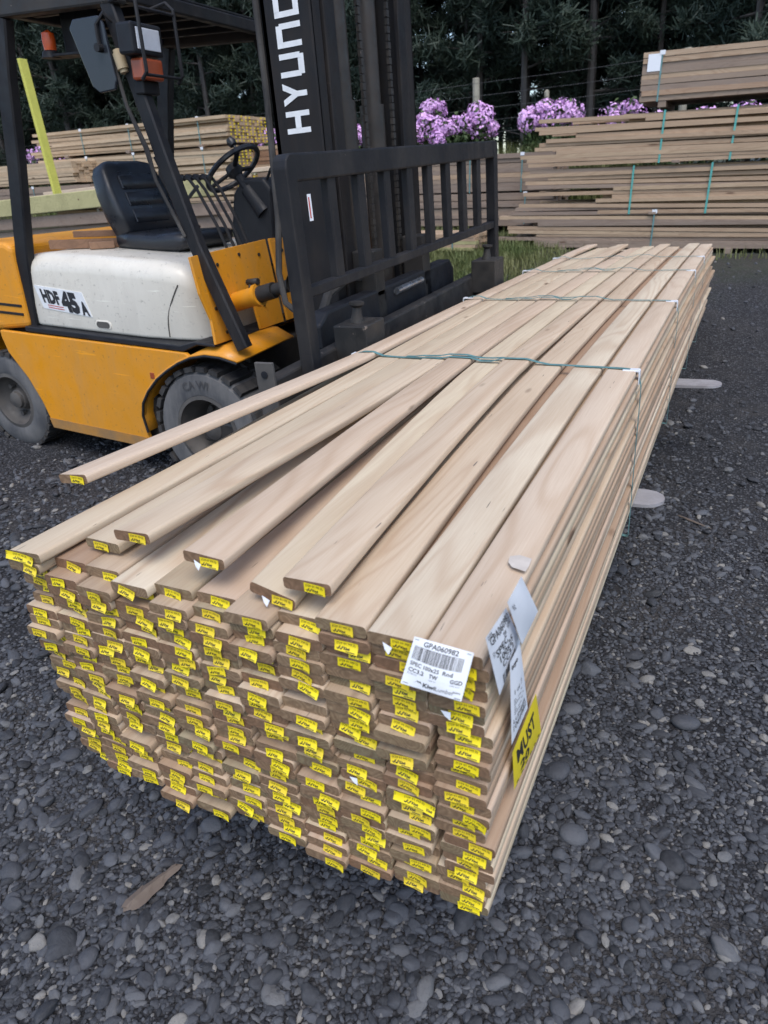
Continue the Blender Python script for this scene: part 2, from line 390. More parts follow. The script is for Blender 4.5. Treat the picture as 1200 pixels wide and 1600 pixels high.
def gravel_nodes():
    g = bpy.data.node_groups.new('gravel_nodes', 'GeometryNodeTree')
    g.interface.new_socket('Geometry', in_out='INPUT', socket_type='NodeSocketGeometry')
    g.interface.new_socket('Geometry', in_out='OUTPUT', socket_type='NodeSocketGeometry')
    n, L = g.nodes.new, g.links.new
    gi, go = n('NodeGroupInput'), n('NodeGroupOutput')
    j = n('GeometryNodeGeometryToInstance')
    for k in range(8):
        ico = n('GeometryNodeMeshIcoSphere'); ico.inputs['Subdivisions'].default_value = 3
        sp = n('GeometryNodeSetPosition'); L(ico.outputs[0], sp.inputs[0])
        nz = n('ShaderNodeTexNoise'); nz.noise_dimensions = '4D'; nz.inputs['W'].default_value = k*7.3+1
        nz.inputs['Scale'].default_value = .85; nz.inputs['Detail'].default_value = 1.5
        sb = n('ShaderNodeVectorMath'); sb.operation = 'SUBTRACT'; L(nz.outputs['Color'], sb.inputs[0]); sb.inputs[1].default_value = (.5, .5, .5)
        ml = n('ShaderNodeVectorMath'); ml.operation = 'SCALE'; L(sb.outputs[0], ml.inputs[0]); ml.inputs['Scale'].default_value = 1.0
        L(ml.outputs[0], sp.inputs['Offset'])
        sm = n('GeometryNodeSetShadeSmooth'); L(sp.outputs[0], sm.inputs[0])
        mt = n('GeometryNodeSetMaterial'); L(sm.outputs[0], mt.inputs[0]); mt.inputs['Material'].default_value = M['pebble']
        L(mt.outputs[0], j.inputs[0])
    ip = n('GeometryNodeInstanceOnPoints'); L(gi.outputs[0], ip.inputs['Points']); L(j.outputs[0], ip.inputs['Instance'])
    ip.inputs['Pick Instance'].default_value = True
    def attr(name, typ):
        q = n('GeometryNodeInputNamedAttribute'); q.data_type = typ; q.inputs[0].default_value = name; return q.outputs[0]
    L(attr('pvar', 'INT'), ip.inputs['Instance Index'])
    L(attr('prot', 'FLOAT_VECTOR'), ip.inputs['Rotation']); L(attr('psize', 'FLOAT_VECTOR'), ip.inputs['Scale'])
    L(ip.outputs[0], go.inputs[0])
    return g
md = gravel.modifiers.new('pebbles', 'NODES'); md.node_group = gravel_nodes()
gravel.data.materials.append(M['pebble'])

# ------------------------------------------------------------------ text as flat print
def text2d(s, size=1.0, bold=0.0, res=2):
    c = bpy.data.curves.new('print', 'FONT'); c.body = s; c.size = size; c.offset = bold; c.resolution_u = res
    c.align_x = 'LEFT'
    o = bpy.data.objects.new('print', c); m = bpy.data.meshes.new_from_object(o)
    v = np.array([x.co[:2] for x in m.vertices]).reshape(-1, 2); f = [tuple(p.vertices) for p in m.polygons]
    bpy.data.objects.remove(o); bpy.data.curves.remove(c); bpy.data.meshes.remove(m)
    return v, f
_tc = {}
def text_fit(s, x0, y0, x1, y1, bold=.0, res=2):
    """text squeezed into the rectangle"""
    k = (s, bold, res)
    if k not in _tc: _tc[k] = text2d(s, 1, bold, res)
    v, f = _tc[k]; lo, hi = v.min(0), v.max(0)
    return (v-lo)/(hi-lo)*np.array([x1-x0, y1-y0])+np.array([x0, y0]), f
def rect(x0, y0, x1, y1, nx=1, ny=1):
    v = [(x0+(x1-x0)*i/nx, y0+(y1-y0)*j/ny) for j in range(ny+1) for i in range(nx+1)]
    f = [(j*(nx+1)+i, j*(nx+1)+i+1, (j+1)*(nx+1)+i+1, (j+1)*(nx+1)+i) for j in range(ny) for i in range(nx)]
    return np.array(v, float), f
def sheet_mesh(name, items, mats, fn):
    """items: (verts2d, faces, material index, lift); fn(u, v, lift) -> 3-D"""
    V, F, I = [], [], []
    for v, f, mi, lift in items:
        b = len(V); V += [tuple(fn(p[0], p[1], lift)) for p in v]; F += [tuple(b+i for i in q) for q in f]; I += [mi]*len(f)
    me = bpy.data.meshes.new(name); me.from_pydata(V, [], F)
    for m in mats: me.materials.append(m)
    me.polygons.foreach_set('material_index', I); me.update()
    return me

# ------------------------------------------------------------------ the strapped pack of boards on the forks
PW, PH, PL = 1.045, .584, 6.0
BW, BT = .0928, .0222; CW, CH = PW/11, PH/25
SAG = .0055
def sag(y): return -SAG*((y-2.8)**2 - 2.8**2)
def section(w, t, r=.0055):
    p = []
    for cx, cz, a0 in ((w-r, t-r, 0), (r, t-r, 90), (r, r, 180), (w-r, r, 270)):
        for k in range(3): a = R(a0+45*k); p.append((cx+r*math.cos(a), cz+r*math.sin(a)))
    return p
SEC = section(BW, BT)
def board_mesh(name, path, mats=None):
    """path: list of (x, y, z, twist); profile swept along it, ends as faces of their own"""
    V, F, I, S = [], [], [], []
    n = len(SEC)
    def ring(x, y, z, tw):
        c, s = math.cos(tw), math.sin(tw)
        return [(x+(px-BW/2)*c-(pz-BT/2)*s+BW/2, y, z+(px-BW/2)*s+(pz-BT/2)*c+BT/2) for px, pz in SEC]
    for p in path: V += ring(*p)
    for i in range(len(path)-1):
        for k in range(n):
            F.append((i*n+k, i*n+(k+1)%n, (i+1)*n+(k+1)%n, (i+1)*n+k)); I.append(0); S.append(True)
    for p, rev in ((path[0], False), (path[-1], True)):
        b = len(V); V += ring(*p); q = tuple(b+k for k in range(n)); F.append(q[::-1] if rev else q); I.append(1); S.append(False)
    me = bpy.data.meshes.new(name); me.from_pydata(V, [], F)
    for m in (mats or (M['wood_new'], M['wood_end'])): me.materials.append(m)
    me.polygons.foreach_set('material_index', I); me.polygons.foreach_set('use_smooth', S)
    bm = bmesh.new(); bm.from_mesh(me); bmesh.ops.recalc_face_normals(bm, faces=bm.faces); bm.to_mesh(me); bm.free()
    me.update(); return me
pack = thing('lumber_pack', 'long strapped pack of pale decking boards with yellow end tags lying across the forks', 'lumber pack', (0, 0, 0))
LEN = [5.93, 6.0, 6.06, 6.14]
BM_ = [board_mesh('board', [(0, L*q, sag(L*q), 0) for q in (0, .08, .17, .27, .38, .5, .62, .74, .87, 1)], (M[k], M['wood_end'])) for L in LEN for k in ('wood_darker', 'wood_darker', 'wood_new')]

# the small yellow end tags: several curls of the same printed strip
def tag_mesh(seed, w=.042, h=.0172, long_=False):
    rr = random.Random(seed)
    a, b, tw, dr = rr.uniform(-.5, 1.6), rr.uniform(.0, 1.0), rr.uniform(-.16, .16), rr.uniform(0, .011)
    if long_: w = .078
    it = [(*rect(-w/2, -h/2, w/2, h/2, 10, 4), 0, 0)]
    def put(s, x0, y0, x1, y1, b=.0): v, f = text_fit(s, x0*w, y0*h, x1*w, y1*h, b, 1); it.append((v, f, 1, 1))
    k = .6 if long_ else 1
    put('(129 01 H3.2)', -.42*k, .06, .40*k, .40, .015)
    put('Kiwi', -.10*k, -.33, .16*k, -.06, .05)
    for q in (-.40, -.27):
        for (x0, y0, x1, y1) in ((q, -.22, q+.05, -.36), (q+.05, -.36, q+.14, -.02)):
            x0 *= w*k; x1 *= w*k; y0 *= h; y1 *= h; d = .0011
            it.append((np.array([(x0-d, y0), (x1-d, y1), (x1+d, y1), (x0+d, y0)]), [(0, 1, 2, 3)], 1, 1))
    v, f = rect(.0*w, -.44*h, .40*w*k, -.38*h, 3, 1); it.append((v, f, 1, 1))
    if long_:
        put('12', .40, .06, .49, .40, .01); put('2', -.49, .06, -.46, .40, .01); put('Kiwi', .30, -.33, .44, -.06, .04)
    def fn(u, v, lift):
        s = u/w; t = v/h
        out = .0012+.0035*max(0, a)*max(0, s+.1)**2*2 + dr*max(0, .2-t)**1.5*(1+b*s) + (.004*s*s if long_ else 0)
        x = u*math.cos(tw)-v*math.sin(tw); z = u*math.sin(tw)+v*math.cos(tw) - (.006*b*max(0, s)**2)
        return (x, -out-lift*.0004, z)
    return sheet_mesh('end_tag', it, [M['tag_yellow'], M['ink']], fn)
TAGS = [tag_mesh(k) for k in range(18)]; LTAG = tag_mesh(77, long_=True)
def torn_mesh():
    it = [(np.array([(0, 0), (.017, -.004), (.014, -.016), (.006, -.010)]), [(0, 1, 2, 3)], 0, 0)]
    return sheet_mesh('torn_tag', it, [M['paper']], lambda u, v, l: (u, -.003+.35*v, v))
TORN = torn_mesh()
rb = random.Random(3)
def add_tag(b, x=None, z=None, long_=False, y=0):
    o = inst('end_tag', LTAG if long_ else rb.choice(TAGS), b, ((BW*.55+rb.uniform(-.012, .018)) if x is None else x, y-.0005, (BT/2+rb.uniform(-.0055, .004)) if z is None else z),
             (0, rb.uniform(-.06, .1), rb.uniform(-.06, .06)))
    return o
shift = [rb.uniform(-.007, .007) for _ in range(25)]
for l in range(24):
    for c in range(11):
        yy = rb.gauss(.004, .0075)
        if rb.random() < .06: yy += rb.uniform(.01, .035)
        x = c*CW + shift[l]*.5 + rb.uniform(-.0045, .0045); rot = rb.uniform(-.0012, .0012)
        if c == 0: yy += .01+.01*math.sin(l)
        if c == 10: x += rb.uniform(-.004, .010); rot = rb.uniform(-.0025, .0012)
        if c == 10 and l in (4, 5): x += .014
        if c == 10 and l in (9, 14, 15, 20): rot = -.006
        if l == 23 and c in (1, 2, 4): yy += .03
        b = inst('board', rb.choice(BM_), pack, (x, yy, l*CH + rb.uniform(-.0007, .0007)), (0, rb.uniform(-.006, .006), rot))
        if rb.random() < .975: add_tag(b, long_=(l > 2 and rb.random() < .018))
        if rb.random() < .010: inst('torn_tag', TORN, b, (rb.uniform(.02, .06), -.003, BT*.7), (0, rb.uniform(-.6, .6), 0))
# the top layer, loose at this end: where each board's near end lies and where it runs under the first strap
Y1 = 1.5
def top_board(xl, y0, zt, xs, dz=0.0, tw0=0.0, L=6.0, p=1.7, tw1=0.0, xe=None, zl=0.0, tagx=None, long_=False, torn=False):
    path = []
    for q in (0, .03, .06, .1, .14, .18, .22, .26, .32, .4, .5, .62, .74, .87, 1):
        y = y0+(L-y0)*q
        s = max(0, (Y1-y)/(Y1-y0))**p
        x = xs+(xl-xs)*s
        if xe is not None and y > Y1: x += (xe-xs)*(y-Y1)/(L-Y1)
        z = PH-BT+.001+dz*(1-s)*math.exp(-max(0, y-Y1)) + (zt-PH)*s + sag(y) + zl*smooth(4, 6, y)
        path.append((x-xl, y-y0, z, tw0*s+tw1*(1-s)))
    z0 = path[0][2]; path = [(a_, b_, c_-z0, d_) for a_, b_, c_, d_ in path]
    b = inst('board', board_mesh('board', path), pack, (xl, y0, z0))
    t = add_tag(b, tagx, BT*.45, long_)
    if tw0: t.location.z += (t.location.x-BW/2)*math.tan(tw0)
    if torn: inst('torn_tag', TORN, b, (.030, -.004, BT*.6), (0, .15, 0))
    return b
TOPS = [(-.062, .215, .655, -.002, .020, .10, dict(p=1.15, tw1=.05, L=6.05, zl=.03)),
 (.012, .000, .584, .100, .004, .04, dict(p=1.5, tagx=.035, long_=True)),
 (.152, .080, .590, .192, .003, -.03, dict(p=1.5, L=6.22)),
 (.262, .065, .636, .288, .008, .04, dict(p=1.35, L=5.9, zl=.03)),
 (.455, .045, .630, .392, .016, -.06, dict(p=1.2, L=5.85, torn=True, xe=.40)),
 (.605, .035, .592, .492, .004, -.24, dict(p=1.2, L=6.0, torn=True)),
 (.684, .030, .630, .602, .020, .02, dict(p=1.4, L=6.25, xe=.60)),
 (8*CW-.001, .000, .587, 8*CW-.050, .003, 0, dict(p=1.5, L=5.82)),
 (9*CW+.001, -.004, .586, 9*CW-.012, .002, 0, dict(L=6.2, torn=True)),
 (10*CW+.002, -.006, .585, 10*CW+.002, .002, 0, dict(L=6.03))]
for t_ in TOPS: top_board(*t_[:6], **t_[6])
def hump(x):
    def h0(q): return max([t_[4] for t_ in TOPS if t_[3]-.004 <= q <= t_[3]+BW+.004] + [0])
    return .0045 + max(sum(h0(x+d) for d in (-.05, -.025, 0, .025, .05))/5, h0(x))

# straps with white plastic corner pieces
def strap(y, parent, skew=.04, tail=True):
    z0 = sag(y); n = 26; pts = []
    for k in range(n+1): x = PW*k/n; pts.append((x+.004*(k == n)-.004*(k == 0), y+skew*(1-x/PW)+.006*math.sin(x*9), PH+z0+hump(x)*(1 if 0 < k < n else .55)))
    for k in range(1, 13): pts.append((PW+.017, y+.003*math.sin(k*.8), (PH+z0)*(1-k/12)+z0*k/12-.003))
    for k in range(1, 5): pts.append((PW*(1-k/4)-.006*(k == 4), y+skew*k/4, z0-.004))
    for k in range(1, 6): pts.append((-.010, y+skew, z0+(PH)*k/5.2))
    V, F = [], []
    hw = .0085
    for i, p in enumerate(pts):
        a = .0; V += [(p[0], p[1]-hw, p[2]), (p[0], p[1]+hw, p[2])]
    m = len(pts)
    for i in range(m): j = (i+1)%m; F.append((2*i, 2*i+1, 2*j+1, 2*j))
    s = raw('strap', V, F, M['strap'], parent)
    so = s.modifiers.new('t', 'SOLIDIFY'); so.thickness = .0012; so.offset = 0
    if tail:
        x0 = .22; V, F = [], []
        for k in range(12):
            x = x0+.034*k; V += [(x, y+skew*(1-x/PW)+.010+.0016*k-hw, PH+z0+hump(x)+.003), (x, y+skew*(1-x/PW)+.010+.0016*k+hw, PH+z0+hump(x)+.003)]
            if k: F.append((2*k-2, 2*k-1, 2*k+1, 2*k))
        raw('strap_tail', V, F, M['strap'], s).modifiers.new('t', 'SOLIDIFY').thickness = .0012
    for sx, x in ((1, PW), (-1, 0)):
        mb = MB(); yc = y if sx == 1 else y+skew
        zt = PH+z0+(.004 if sx == 1 else .016)
        prof = [(x-sx*.042, zt-.0015), (x-sx*.042, zt+.0015), (x+sx*.008, zt+.002), (x+sx*.011, zt-.002), (x+sx*.011, zt-.045), (x+sx*.008, zt-.045), (x+sx*.0075, zt-.0045)]
        mb.prism(prof, yc-.014, yc+.014, 'xz', .0008, 1); mb.build('corner_protector', M['plastic_white'], s)
    return s
strap(1.513, pack, .05); strap(2.766, pack, .05); strap(3.9, pack, .06); strap(4.75, pack, .05, False)

# paper tickets stapled to the pack
def quad_fn(TL, TR, BL, BR, bulge=0, nrm=(0, -1, 0)):
    TL, TR, BL, BR = map(Vector, (TL, TR, BL, BR)); nn = Vector(nrm)
    def fn(u, v, lift):        # u 0..1 left to right, v 0..1 bottom to top
        p = (TL*(1-u)+TR*u)*v+(BL*(1-u)+BR*u)*(1-v)
        return p+nn*(bulge*4*v*(1-v)*math.sin(u*3.1)+lift*.0005+.0006)
    return fn
def ticket_items():
    it = [(*rect(0, 0, 1, 1, 10, 10), 0, 0)]
    def put(s, x0, y0, x1, y1, b=.0): it.append((*text_fit(s, x0, y0, x1, y1, b, 2), 1, 1))
    put('GPA060982', .19, .865, .78, .965, .02)
    rr = random.Random(5); x = .06
    while x < .88:
        wd = rr.choice((.006, .006, .011, .016)); it.append((*rect(x, .58, min(x+wd, .89), .845), 1, 1)); x += wd+rr.choice((.006, .008, .013))
    put('SPEC', .06, .45, .26, .535, .015); put('100x25', .30, .45, .56, .535, .015); put('Rnd', .62, .45, .78, .535, .015)
    put('CC3.2', .06, .315, .33, .405, .02); put('TW', .42, .315, .56, .405, .02); put('GGD', .76, .315, .95, .405, .02)
    put('0.108 m3', .06, .265, .22, .295); put('6.0 m', .43, .255, .54, .285); put('275 pcs', .77, .255, .92, .285)
    for yy in (.425, .245, .30): it.append((*rect(.05, yy, .97, yy+.003), 1, .6))
    put('Kiwi', .36, .075, .56, .175, .03); put('Lumber', .57, .075, .86, .170, -.008); put('8480982', .84, .13, .96, .165)
    for p in ([(.20, .10), (.25, .17), (.29, .13), (.27, .185)], [(.27, .15), (.31, .185), (.345, .12), (.31, .15)]):
        it.append((np.array(p), [(0, 1, 2, 3)], 1, 1))
    for q in ((.03, .955, .10, .965), (.90, .955, .97, .965), (.03, .05, .12, .06), (.88, .03, .98, .042)): it.append((*rect(*q), 2, 1.5))
    return it
fn = quad_fn(at(648, 994, 1, -.012), at(741, 1020, 1, -.012), at(626, 1067, 1, -.040), at(721, 1096, 1, -.040), .006)
tk = link(bpy.data.objects.new('pack_ticket', sheet_mesh('pack_ticket', ticket_items(), [M['paper'], M['ink'], M['steel_dark']], fn))); tk.parent = pack
tk['label'] = 'white ticket with barcode and GPA060982 stapled to the board ends'
XS = PW+.016
def aq(x, *pts): return [at(px, py, 0, x) for px, py in pts]
it = [(*rect(0, 0, 1, 1, 6, 6), 0, 0)]
for s, q, b in (('GPA060982', (.10, .80, .95, .93), .01), ('TW', (.52, .68, .66, .76), .01), ('SPEC', (.16, .56, .60, .68), .01), ('100x25', (.22, .42, .78, .54), .01), ('CC3.2', (.26, .28, .74, .40), .01), ('275', (.06, .92, .24, .98), 0), ('57', (.08, .62, .14, .70), 0), ('60982', (.74, .70, .94, .78), 0)):
    it.append((*text_fit(s, *q, b), 1, 1))
for k in range(16): it.append((*rect(.2+.035*k, .02, .2+.035*k+(.012 if k % 3 else .022), .2), 1, 1))
sfn = quad_fn(*aq(XS, (758, 997), (790, 949), (780, 1087), (813, 1003)), .005, (1, 0, 0))
o = link(bpy.data.objects.new('side_ticket', sheet_mesh('side_ticket', it, [M['paper'], M['ink']], sfn))); o.parent = pack; o['label'] = 'printed white ticket hanging on the long side of the pack'
o = link(bpy.data.objects.new('blank_ticket', sheet_mesh('blank_ticket', [(*rect(0, 0, 1, 1, 8, 8), 0, 0), (*text_fit('92', .1, .75, .2, .85, 0), 1, 1)], [M['paper'], M['ink']],
     quad_fn(*aq(XS+.012, (792, 941), (814, 900), (815, 1007), (840, 955)), .006, (1, 0, 0))))); o.parent = pack; o['label'] = 'blank folded-over flap of the white side ticket'
it = [(*rect(0, 0, 1, 1, 6, 10), 0, 0), (*text_fit('toyo', .1, .86, .6, .93, .03), 1, 1), (*text_fit('1 or 7', .2, .56, .7, .62, 0), 1, 1), (*text_fit('1060982', .1, .12, .9, .2, 0), 1, 1), (*text_fit('LUMBER', .1, .22, .85, .28, 0), 1, 1)]
for k in range(7): it.append((*rect(.15, .32+.03*k, .15+.1*(3+k % 4), .33+.03*k), 1, 1))
o = link(bpy.data.objects.new('delivery_slip', sheet_mesh('delivery_slip', it, [M['paper'], M['ink']], quad_fn(*aq(XS+.008, (796, 1035), (812, 1004), (799, 1164), (824, 1106)), .004, (1, 0, 0))))); o.parent = pack; o['label'] = 'narrow white delivery slip hanging below the side ticket'
it = [(*rect(0, 0, 1, 1, 10, 6), 0, 0), (*text_fit('MUST', .12, .50, .80, .84, .03), 1, 1), (*text_fit('20', .20, .16, .50, .42, .03), 1, 1)]
for k in range(6): it.append((*rect(.08+.155*k, .04, .14+.155*k, .075), 1, 1))
o = link(bpy.data.objects.new('yellow_notice', sheet_mesh('yellow_notice', it, [M['tag_yellow'], M['ink']], quad_fn(*aq(XS, (800, 1176), (837, 1083), (803, 1234), (845, 1143)), .004, (1, 0, 0))))); o.parent = pack; o['label'] = 'yellow notice with black lettering on the long side of the pack'
tz = PH+.017
o = raw('tape_patch', [at(797, 869, 2, tz), at(812, 867, 2, tz), at(831, 873, 2, tz), at(827, 884, 2, tz), at(821, 893, 2, tz), at(800, 886, 2, tz), at(794, 878, 2, tz)], [(0, 1, 2, 3, 4, 5, 6)], M['tape'], pack)

# ------------------------------------------------------------------ forklift
FO = Vector((-1.32, 2.78, -.345)); TH = math.atan(.075)
fl = thing('forklift', 'yellow and black forklift with cream engine cover carrying the strapped pack of boards', 'forklift', FO, (0, TH, 0))
FLI = (Matrix.Translation(FO) @ Matrix.Rotation(TH, 4, 'Y')).inverted()
def lp(px, py, yl): return FLI @ at(px, py, 1, FO.y+yl)          # pixel -> truck coordinates on the plane y = yl
def wl(x, y, z): return FLI @ Vector((x, y, z))                   # world -> truck coordinates
MI = FLI.copy()
YP, BP, CP = M['yellow_paint'], M['black_paint'], M['cream_paint']
NS = -.68
# wheels
def wheel(cx, cy, cz, Rr, Wd, side, drive):
    """side -1: outer face towards -y"""
    wh = MB(); s = side
    ri = Rr*.56
    prof = [(ri, -.5), (ri+.012, -.53), (Rr*.72, -.545), (Rr*.90, -.52), (Rr*.965, -.44), (Rr*.97, 0), (Rr*.965, .44), (Rr*.90, .52), (Rr*.72, .545), (ri, .5)]
    wh.mat(0).lathe([(r, h*Wd) for r, h in prof], (cx, cy, cz), (0, 1, 0), 48)
    carc = wh
    w_ = carc.build('tyre', M['side_rubber'], None)
    root = bpy.data.objects.new('wheel', None); link(root); root.parent = fl
    w_.parent = root
    tr = MB(); nl = 26 if drive else 34
    for k in range(nl):
        for sgn in (-1, 1):
            a = 2*math.pi*(k+(.5 if sgn > 0 else 0))/nl
            Mx = Matrix.Translation((cx, cy, cz)) @ Matrix.Rotation(a, 4, 'Y')
            wd = 2*math.pi*Rr/nl*.36
            lug = [(-wd, Rr*.955), (wd, Rr*.955), (wd*.85, Rr*1.03), (-wd*.85, Rr*1.03)]
            y0, y1 = (.02*Wd, .53*Wd) if sgn > 0 else (-.53*Wd, -.02*Wd)
            tr.prism(lug, y0, y1, 'xz', 0, 1, Mx)
    tr.build('tread', M['rubber'], root)
    rm = MB(); yo = s
    pr = [(ri+.01, .53), (ri-.012, .54), (ri-.02, .44), (ri*.80, .36), (ri*.72, .10), (ri*.45, .06), (ri*.40, .22), (ri*.30, .30), (0, .31)] if drive else \
         [(ri+.008, .52), (ri-.015, .54), (ri-.022, .40), (ri*.82, .25), (ri*.55, .02), (ri*.45, .05), (ri*.36, .30), (ri*.22, .36), (0, .37)]
    rm.lathe([(r, h*Wd*s) for r, h in pr], (cx, cy, cz), (0, 1, 0), 40)
    for k in range(6):
        a = 2*math.pi*k/6+.3; q = ri*.60
        rm.lathe([(.016, .0), (.016, s*.03), (0, s*.03)], (cx+q*math.cos(a), cy+s*Wd*(.07 if drive else .06), cz+q*math.sin(a)), (0, 1, 0), 6, sm=False)
    rm.build('rim', M['rim_paint'], root)
    hb = MB(); hb.lathe([(ri*.34, s*.2*Wd), (ri*.30, s*.42*Wd), (ri*.12, s*.47*Wd), (0, s*.47*Wd)], (cx, cy, cz), (0, 1, 0), 20); hb.build('hub', M['rim_paint'], root)
    if drive and s < 0:      # raised maker's lettering on the sidewall
        v, f = text_fit('CA WI', 0, 0, 1, 1, .01)
        def fn(u, vv, l):
            a = R(118)-u*R(38); rr = Rr*(.70+.13*vv); return (cx+rr*math.cos(a), cy-Wd*.545-.004, cz+rr*math.sin(a))
        o = link(bpy.data.objects.new('tyre_lettering', sheet_mesh('tyre_lettering', [(v, f, 0, 0)], [M['side_mark']], fn))); o.parent = root
    return root
wheel(-.025, NS+.225, .362, .365, .40, -1, True); wheel(-.025, -NS-.225, .362, .365, .40, 1, True)
wheel(-1.655, NS+.11, .328, .318, .19, -1, False); wheel(-1.655, -NS-.11, .328, .318, .19, 1, False)
# chassis and side panels
mb = MB(); mb.box((-1.95, .12), (-.40, .40), (.16, .78), .02); mb.box((-.10, .30), (-.62, .62), (.28, .42), .02); mb.box((-1.3, -.45), (-.60, .60), (.22, .80), .02)
mb.build('chassis', M['steel_dark'], fl)
SKP = [(-1.585, .805), (-1.583, .765), (-1.555, .67), (-1.427, .517), (-1.345, .37), (-1.288, .209), (-.462, .203), (-.478, .30), (-.484, .40), (-.462, .48), (-.41, .556), (-.33, .635), (-.245, .695), (-.15, .75), (-.06, .785), (-.10, .812)]
for sgn, nm in ((-1, 'side_panel'), (1, 'side_panel')):
    mb = MB(); ya, yb = sgn*.685, sgn*.655
    mb.prism(SKP, ya, yb, 'xz', .006, 2); sp_ = mb.build(nm, YP, fl)
    if sgn < 0:
        rf = MB(); rf.box((-.375, -.345), (-.689, -.684), (.64, .675), .004); rf.build('reflector', M['brown_lens'], sp_)
        gr = MB(); gr.prism([(-1.290, .205), (-.463, .200), (-.472, .262), (-1.31, .268)], -.688, -.6855, 'xz'); gr.build('lower_band', M['darker_yellow'], sp_)
    # front mudguard: bent plate over the drive wheel
    arch = [(-.465, .30), (-.484, .40), (-.465, .48), (-.41, .558), (-.33, .637), (-.245, .697), (-.15, .752), (-.06, .79), (.04, .812), (.14, .812), (.25, .792)]
    V, F = [], []
    for i, (x, z) in enumerate(arch):
        flat_z = z
        V += [(x, sgn*.688, z+.003), (x, sgn*.60, flat_z+.004+.035*smooth(-.1, .08, x)*(1-smooth(.12, .25, x))), (x, sgn*.24, flat_z+.004+.045*smooth(-.1, .08, x)*(1-.6*smooth(.12, .25, x))), (x, sgn*.14, flat_z+.004+.045*smooth(-.1, .08, x)*(1-.6*smooth(.12, .25, x)))]
    for i in range(len(arch)-1):
        for k in range(3): F.append((4*i+k, 4*i+k+1, 4*i+5+k, 4*i+4+k))
    o = raw('mudguard', V, F, [YP], fl, True); so = o.modifiers.new('t', 'SOLIDIFY'); so.thickness = .012; so.offset = -1
    lip = MB(); lip.tube([(x, sgn*.688, z) for x, z in arch], .008, 6); lip.build('mudguard_lip', M['plastic_black'], o)
# floor plate and black sill
mb = MB()
mb.prism([(-1.36, .815), (-.12, .815), (-.02, .86), (.10, .86), (.10, .875), (-.04, .875), (-.14, .845), (-1.36, .845)], -.672, .672, 'xz', .004, 1)
mb.build('floor_plate', M['plastic_black'], fl)
# cream engine cover: rounded box swept back to front
def rrect(y0, y1, z0, z1, r, n=5, rb_=.02):
    p = []
    for cy, cz, a0, rr in ((y1-r, z1-r, 0, r), (y0+r, z1-r, 90, r), (y0+rb_, z0+rb_, 180, rb_), (y1-rb_, z0+rb_, 270, rb_)):
        for k in range(n+1): a = R(a0+90*k/n); p.append((cy+rr*math.cos(a), cz+rr*math.sin(a)))
    return p
rings = []
for x, ins, top, r in ((-1.345, .035, 1.20, .07), (-1.335, .012, 1.235, .09), (-1.30, .0, 1.255, .10), (-1.15, 0, 1.270, .10), (-.8, 0, 1.272, .10), (-.45, 0, 1.268, .10), (-.25, .0, 1.262, .10), (-.16, .012, 1.250, .10), (-.10, .04, 1.215, .10), (-.07, .075, 1.16, .09), (-.06, .085, 1.10, .08)):
    off = .10*smooth(-.55, -.06, x)
    rings.append([(x+.02*smooth(1.0, .84, z), y+(off if y < 0 else -off)*smooth(1.25, .84, z)*.6, z) for y, z in rrect(-.615+ins, .615-ins, .846, top, r)])
mb = MB(); mb.loft(rings); hood = mb.build('engine_cover', CP, fl, 50)
# pressed seam near the cover's front corner
XI, II = [-1.345, -.25, -.16, -.10, -.07], [.035, 0, .012, .04, .075]
pts = []
for k in range(9):
    t_ = k/8*.88; x = -.30+.17*t_**1.6; z = .862+.33*t_; y = -(.615-float(np.interp(x, XI, II)))+.10*smooth(-.55, -.06, x)*smooth(1.25, .84, z)*.6
    pts.append((x+.02*smooth(1.0, .84, z), y-.0005, z))
mb = MB(); mb.tube(pts, .004, 6); mb.build('cover_seam', M['rim_paint'], hood)
# recessed latch
hx0, hz0 = -.747, .895
mb = MB(); q = []
for k in range(20): a = 2*math.pi*k/20; q.append((hx0+(.038 if math.cos(a) > 0 else -.038)+.026*math.cos(a), hz0+.026*math.sin(a)))
mb.prism(q, -.6175, -.600, 'xz', .004); lt = mb.build('latch', CP, hood)
q2 = [(hx0+(x-hx0)*.8, hz0+(z-hz0)*.72) for x, z in q]; mb = MB(); mb.prism(q2, -.6185, -.600, 'xz'); mb.build('latch_recess', M['rim_paint'], lt)
# model badge
BX0, BX1, BZ0, BZ1 = -1.262, -.822, .945, 1.088
mb = MB(); mb.prism([(BX0, BZ1), (BX1-.05, BZ1-.018), (BX1, BZ0-.012), (BX0+.045, BZ0+.012)], -.6180, -.6130, 'xz'); bd = mb.build('model_badge', M['ink_white'], hood)
it = []
def badge(s, u0, v0, u1, v1, b): it.append((*text_fit(s, u0, v0, u1, v1, b, 2), 0, 1))
badge('HDF', .06, .30, .42, .86, .06); badge('45', .44, .06, .78, .92, .07); badge('A', .80, .06, .95, .62, .06)
for k in range(2): it.append((*rect(.12, .12+.09*k, .44, .155+.09*k), 1, 1))
def bfn(u, v, l): return (BX0+.03+(BX1-BX0-.035)*u+.03*(.5-v)*1.2, -.6182-.0008*l, BZ0+(BZ1-BZ0)*v-.022*u+.004)
o = link(bpy.data.objects.new('badge_lettering', sheet_mesh('badge_lettering', it, [M['ink'], M['red_ink']], bfn))); o.parent = bd
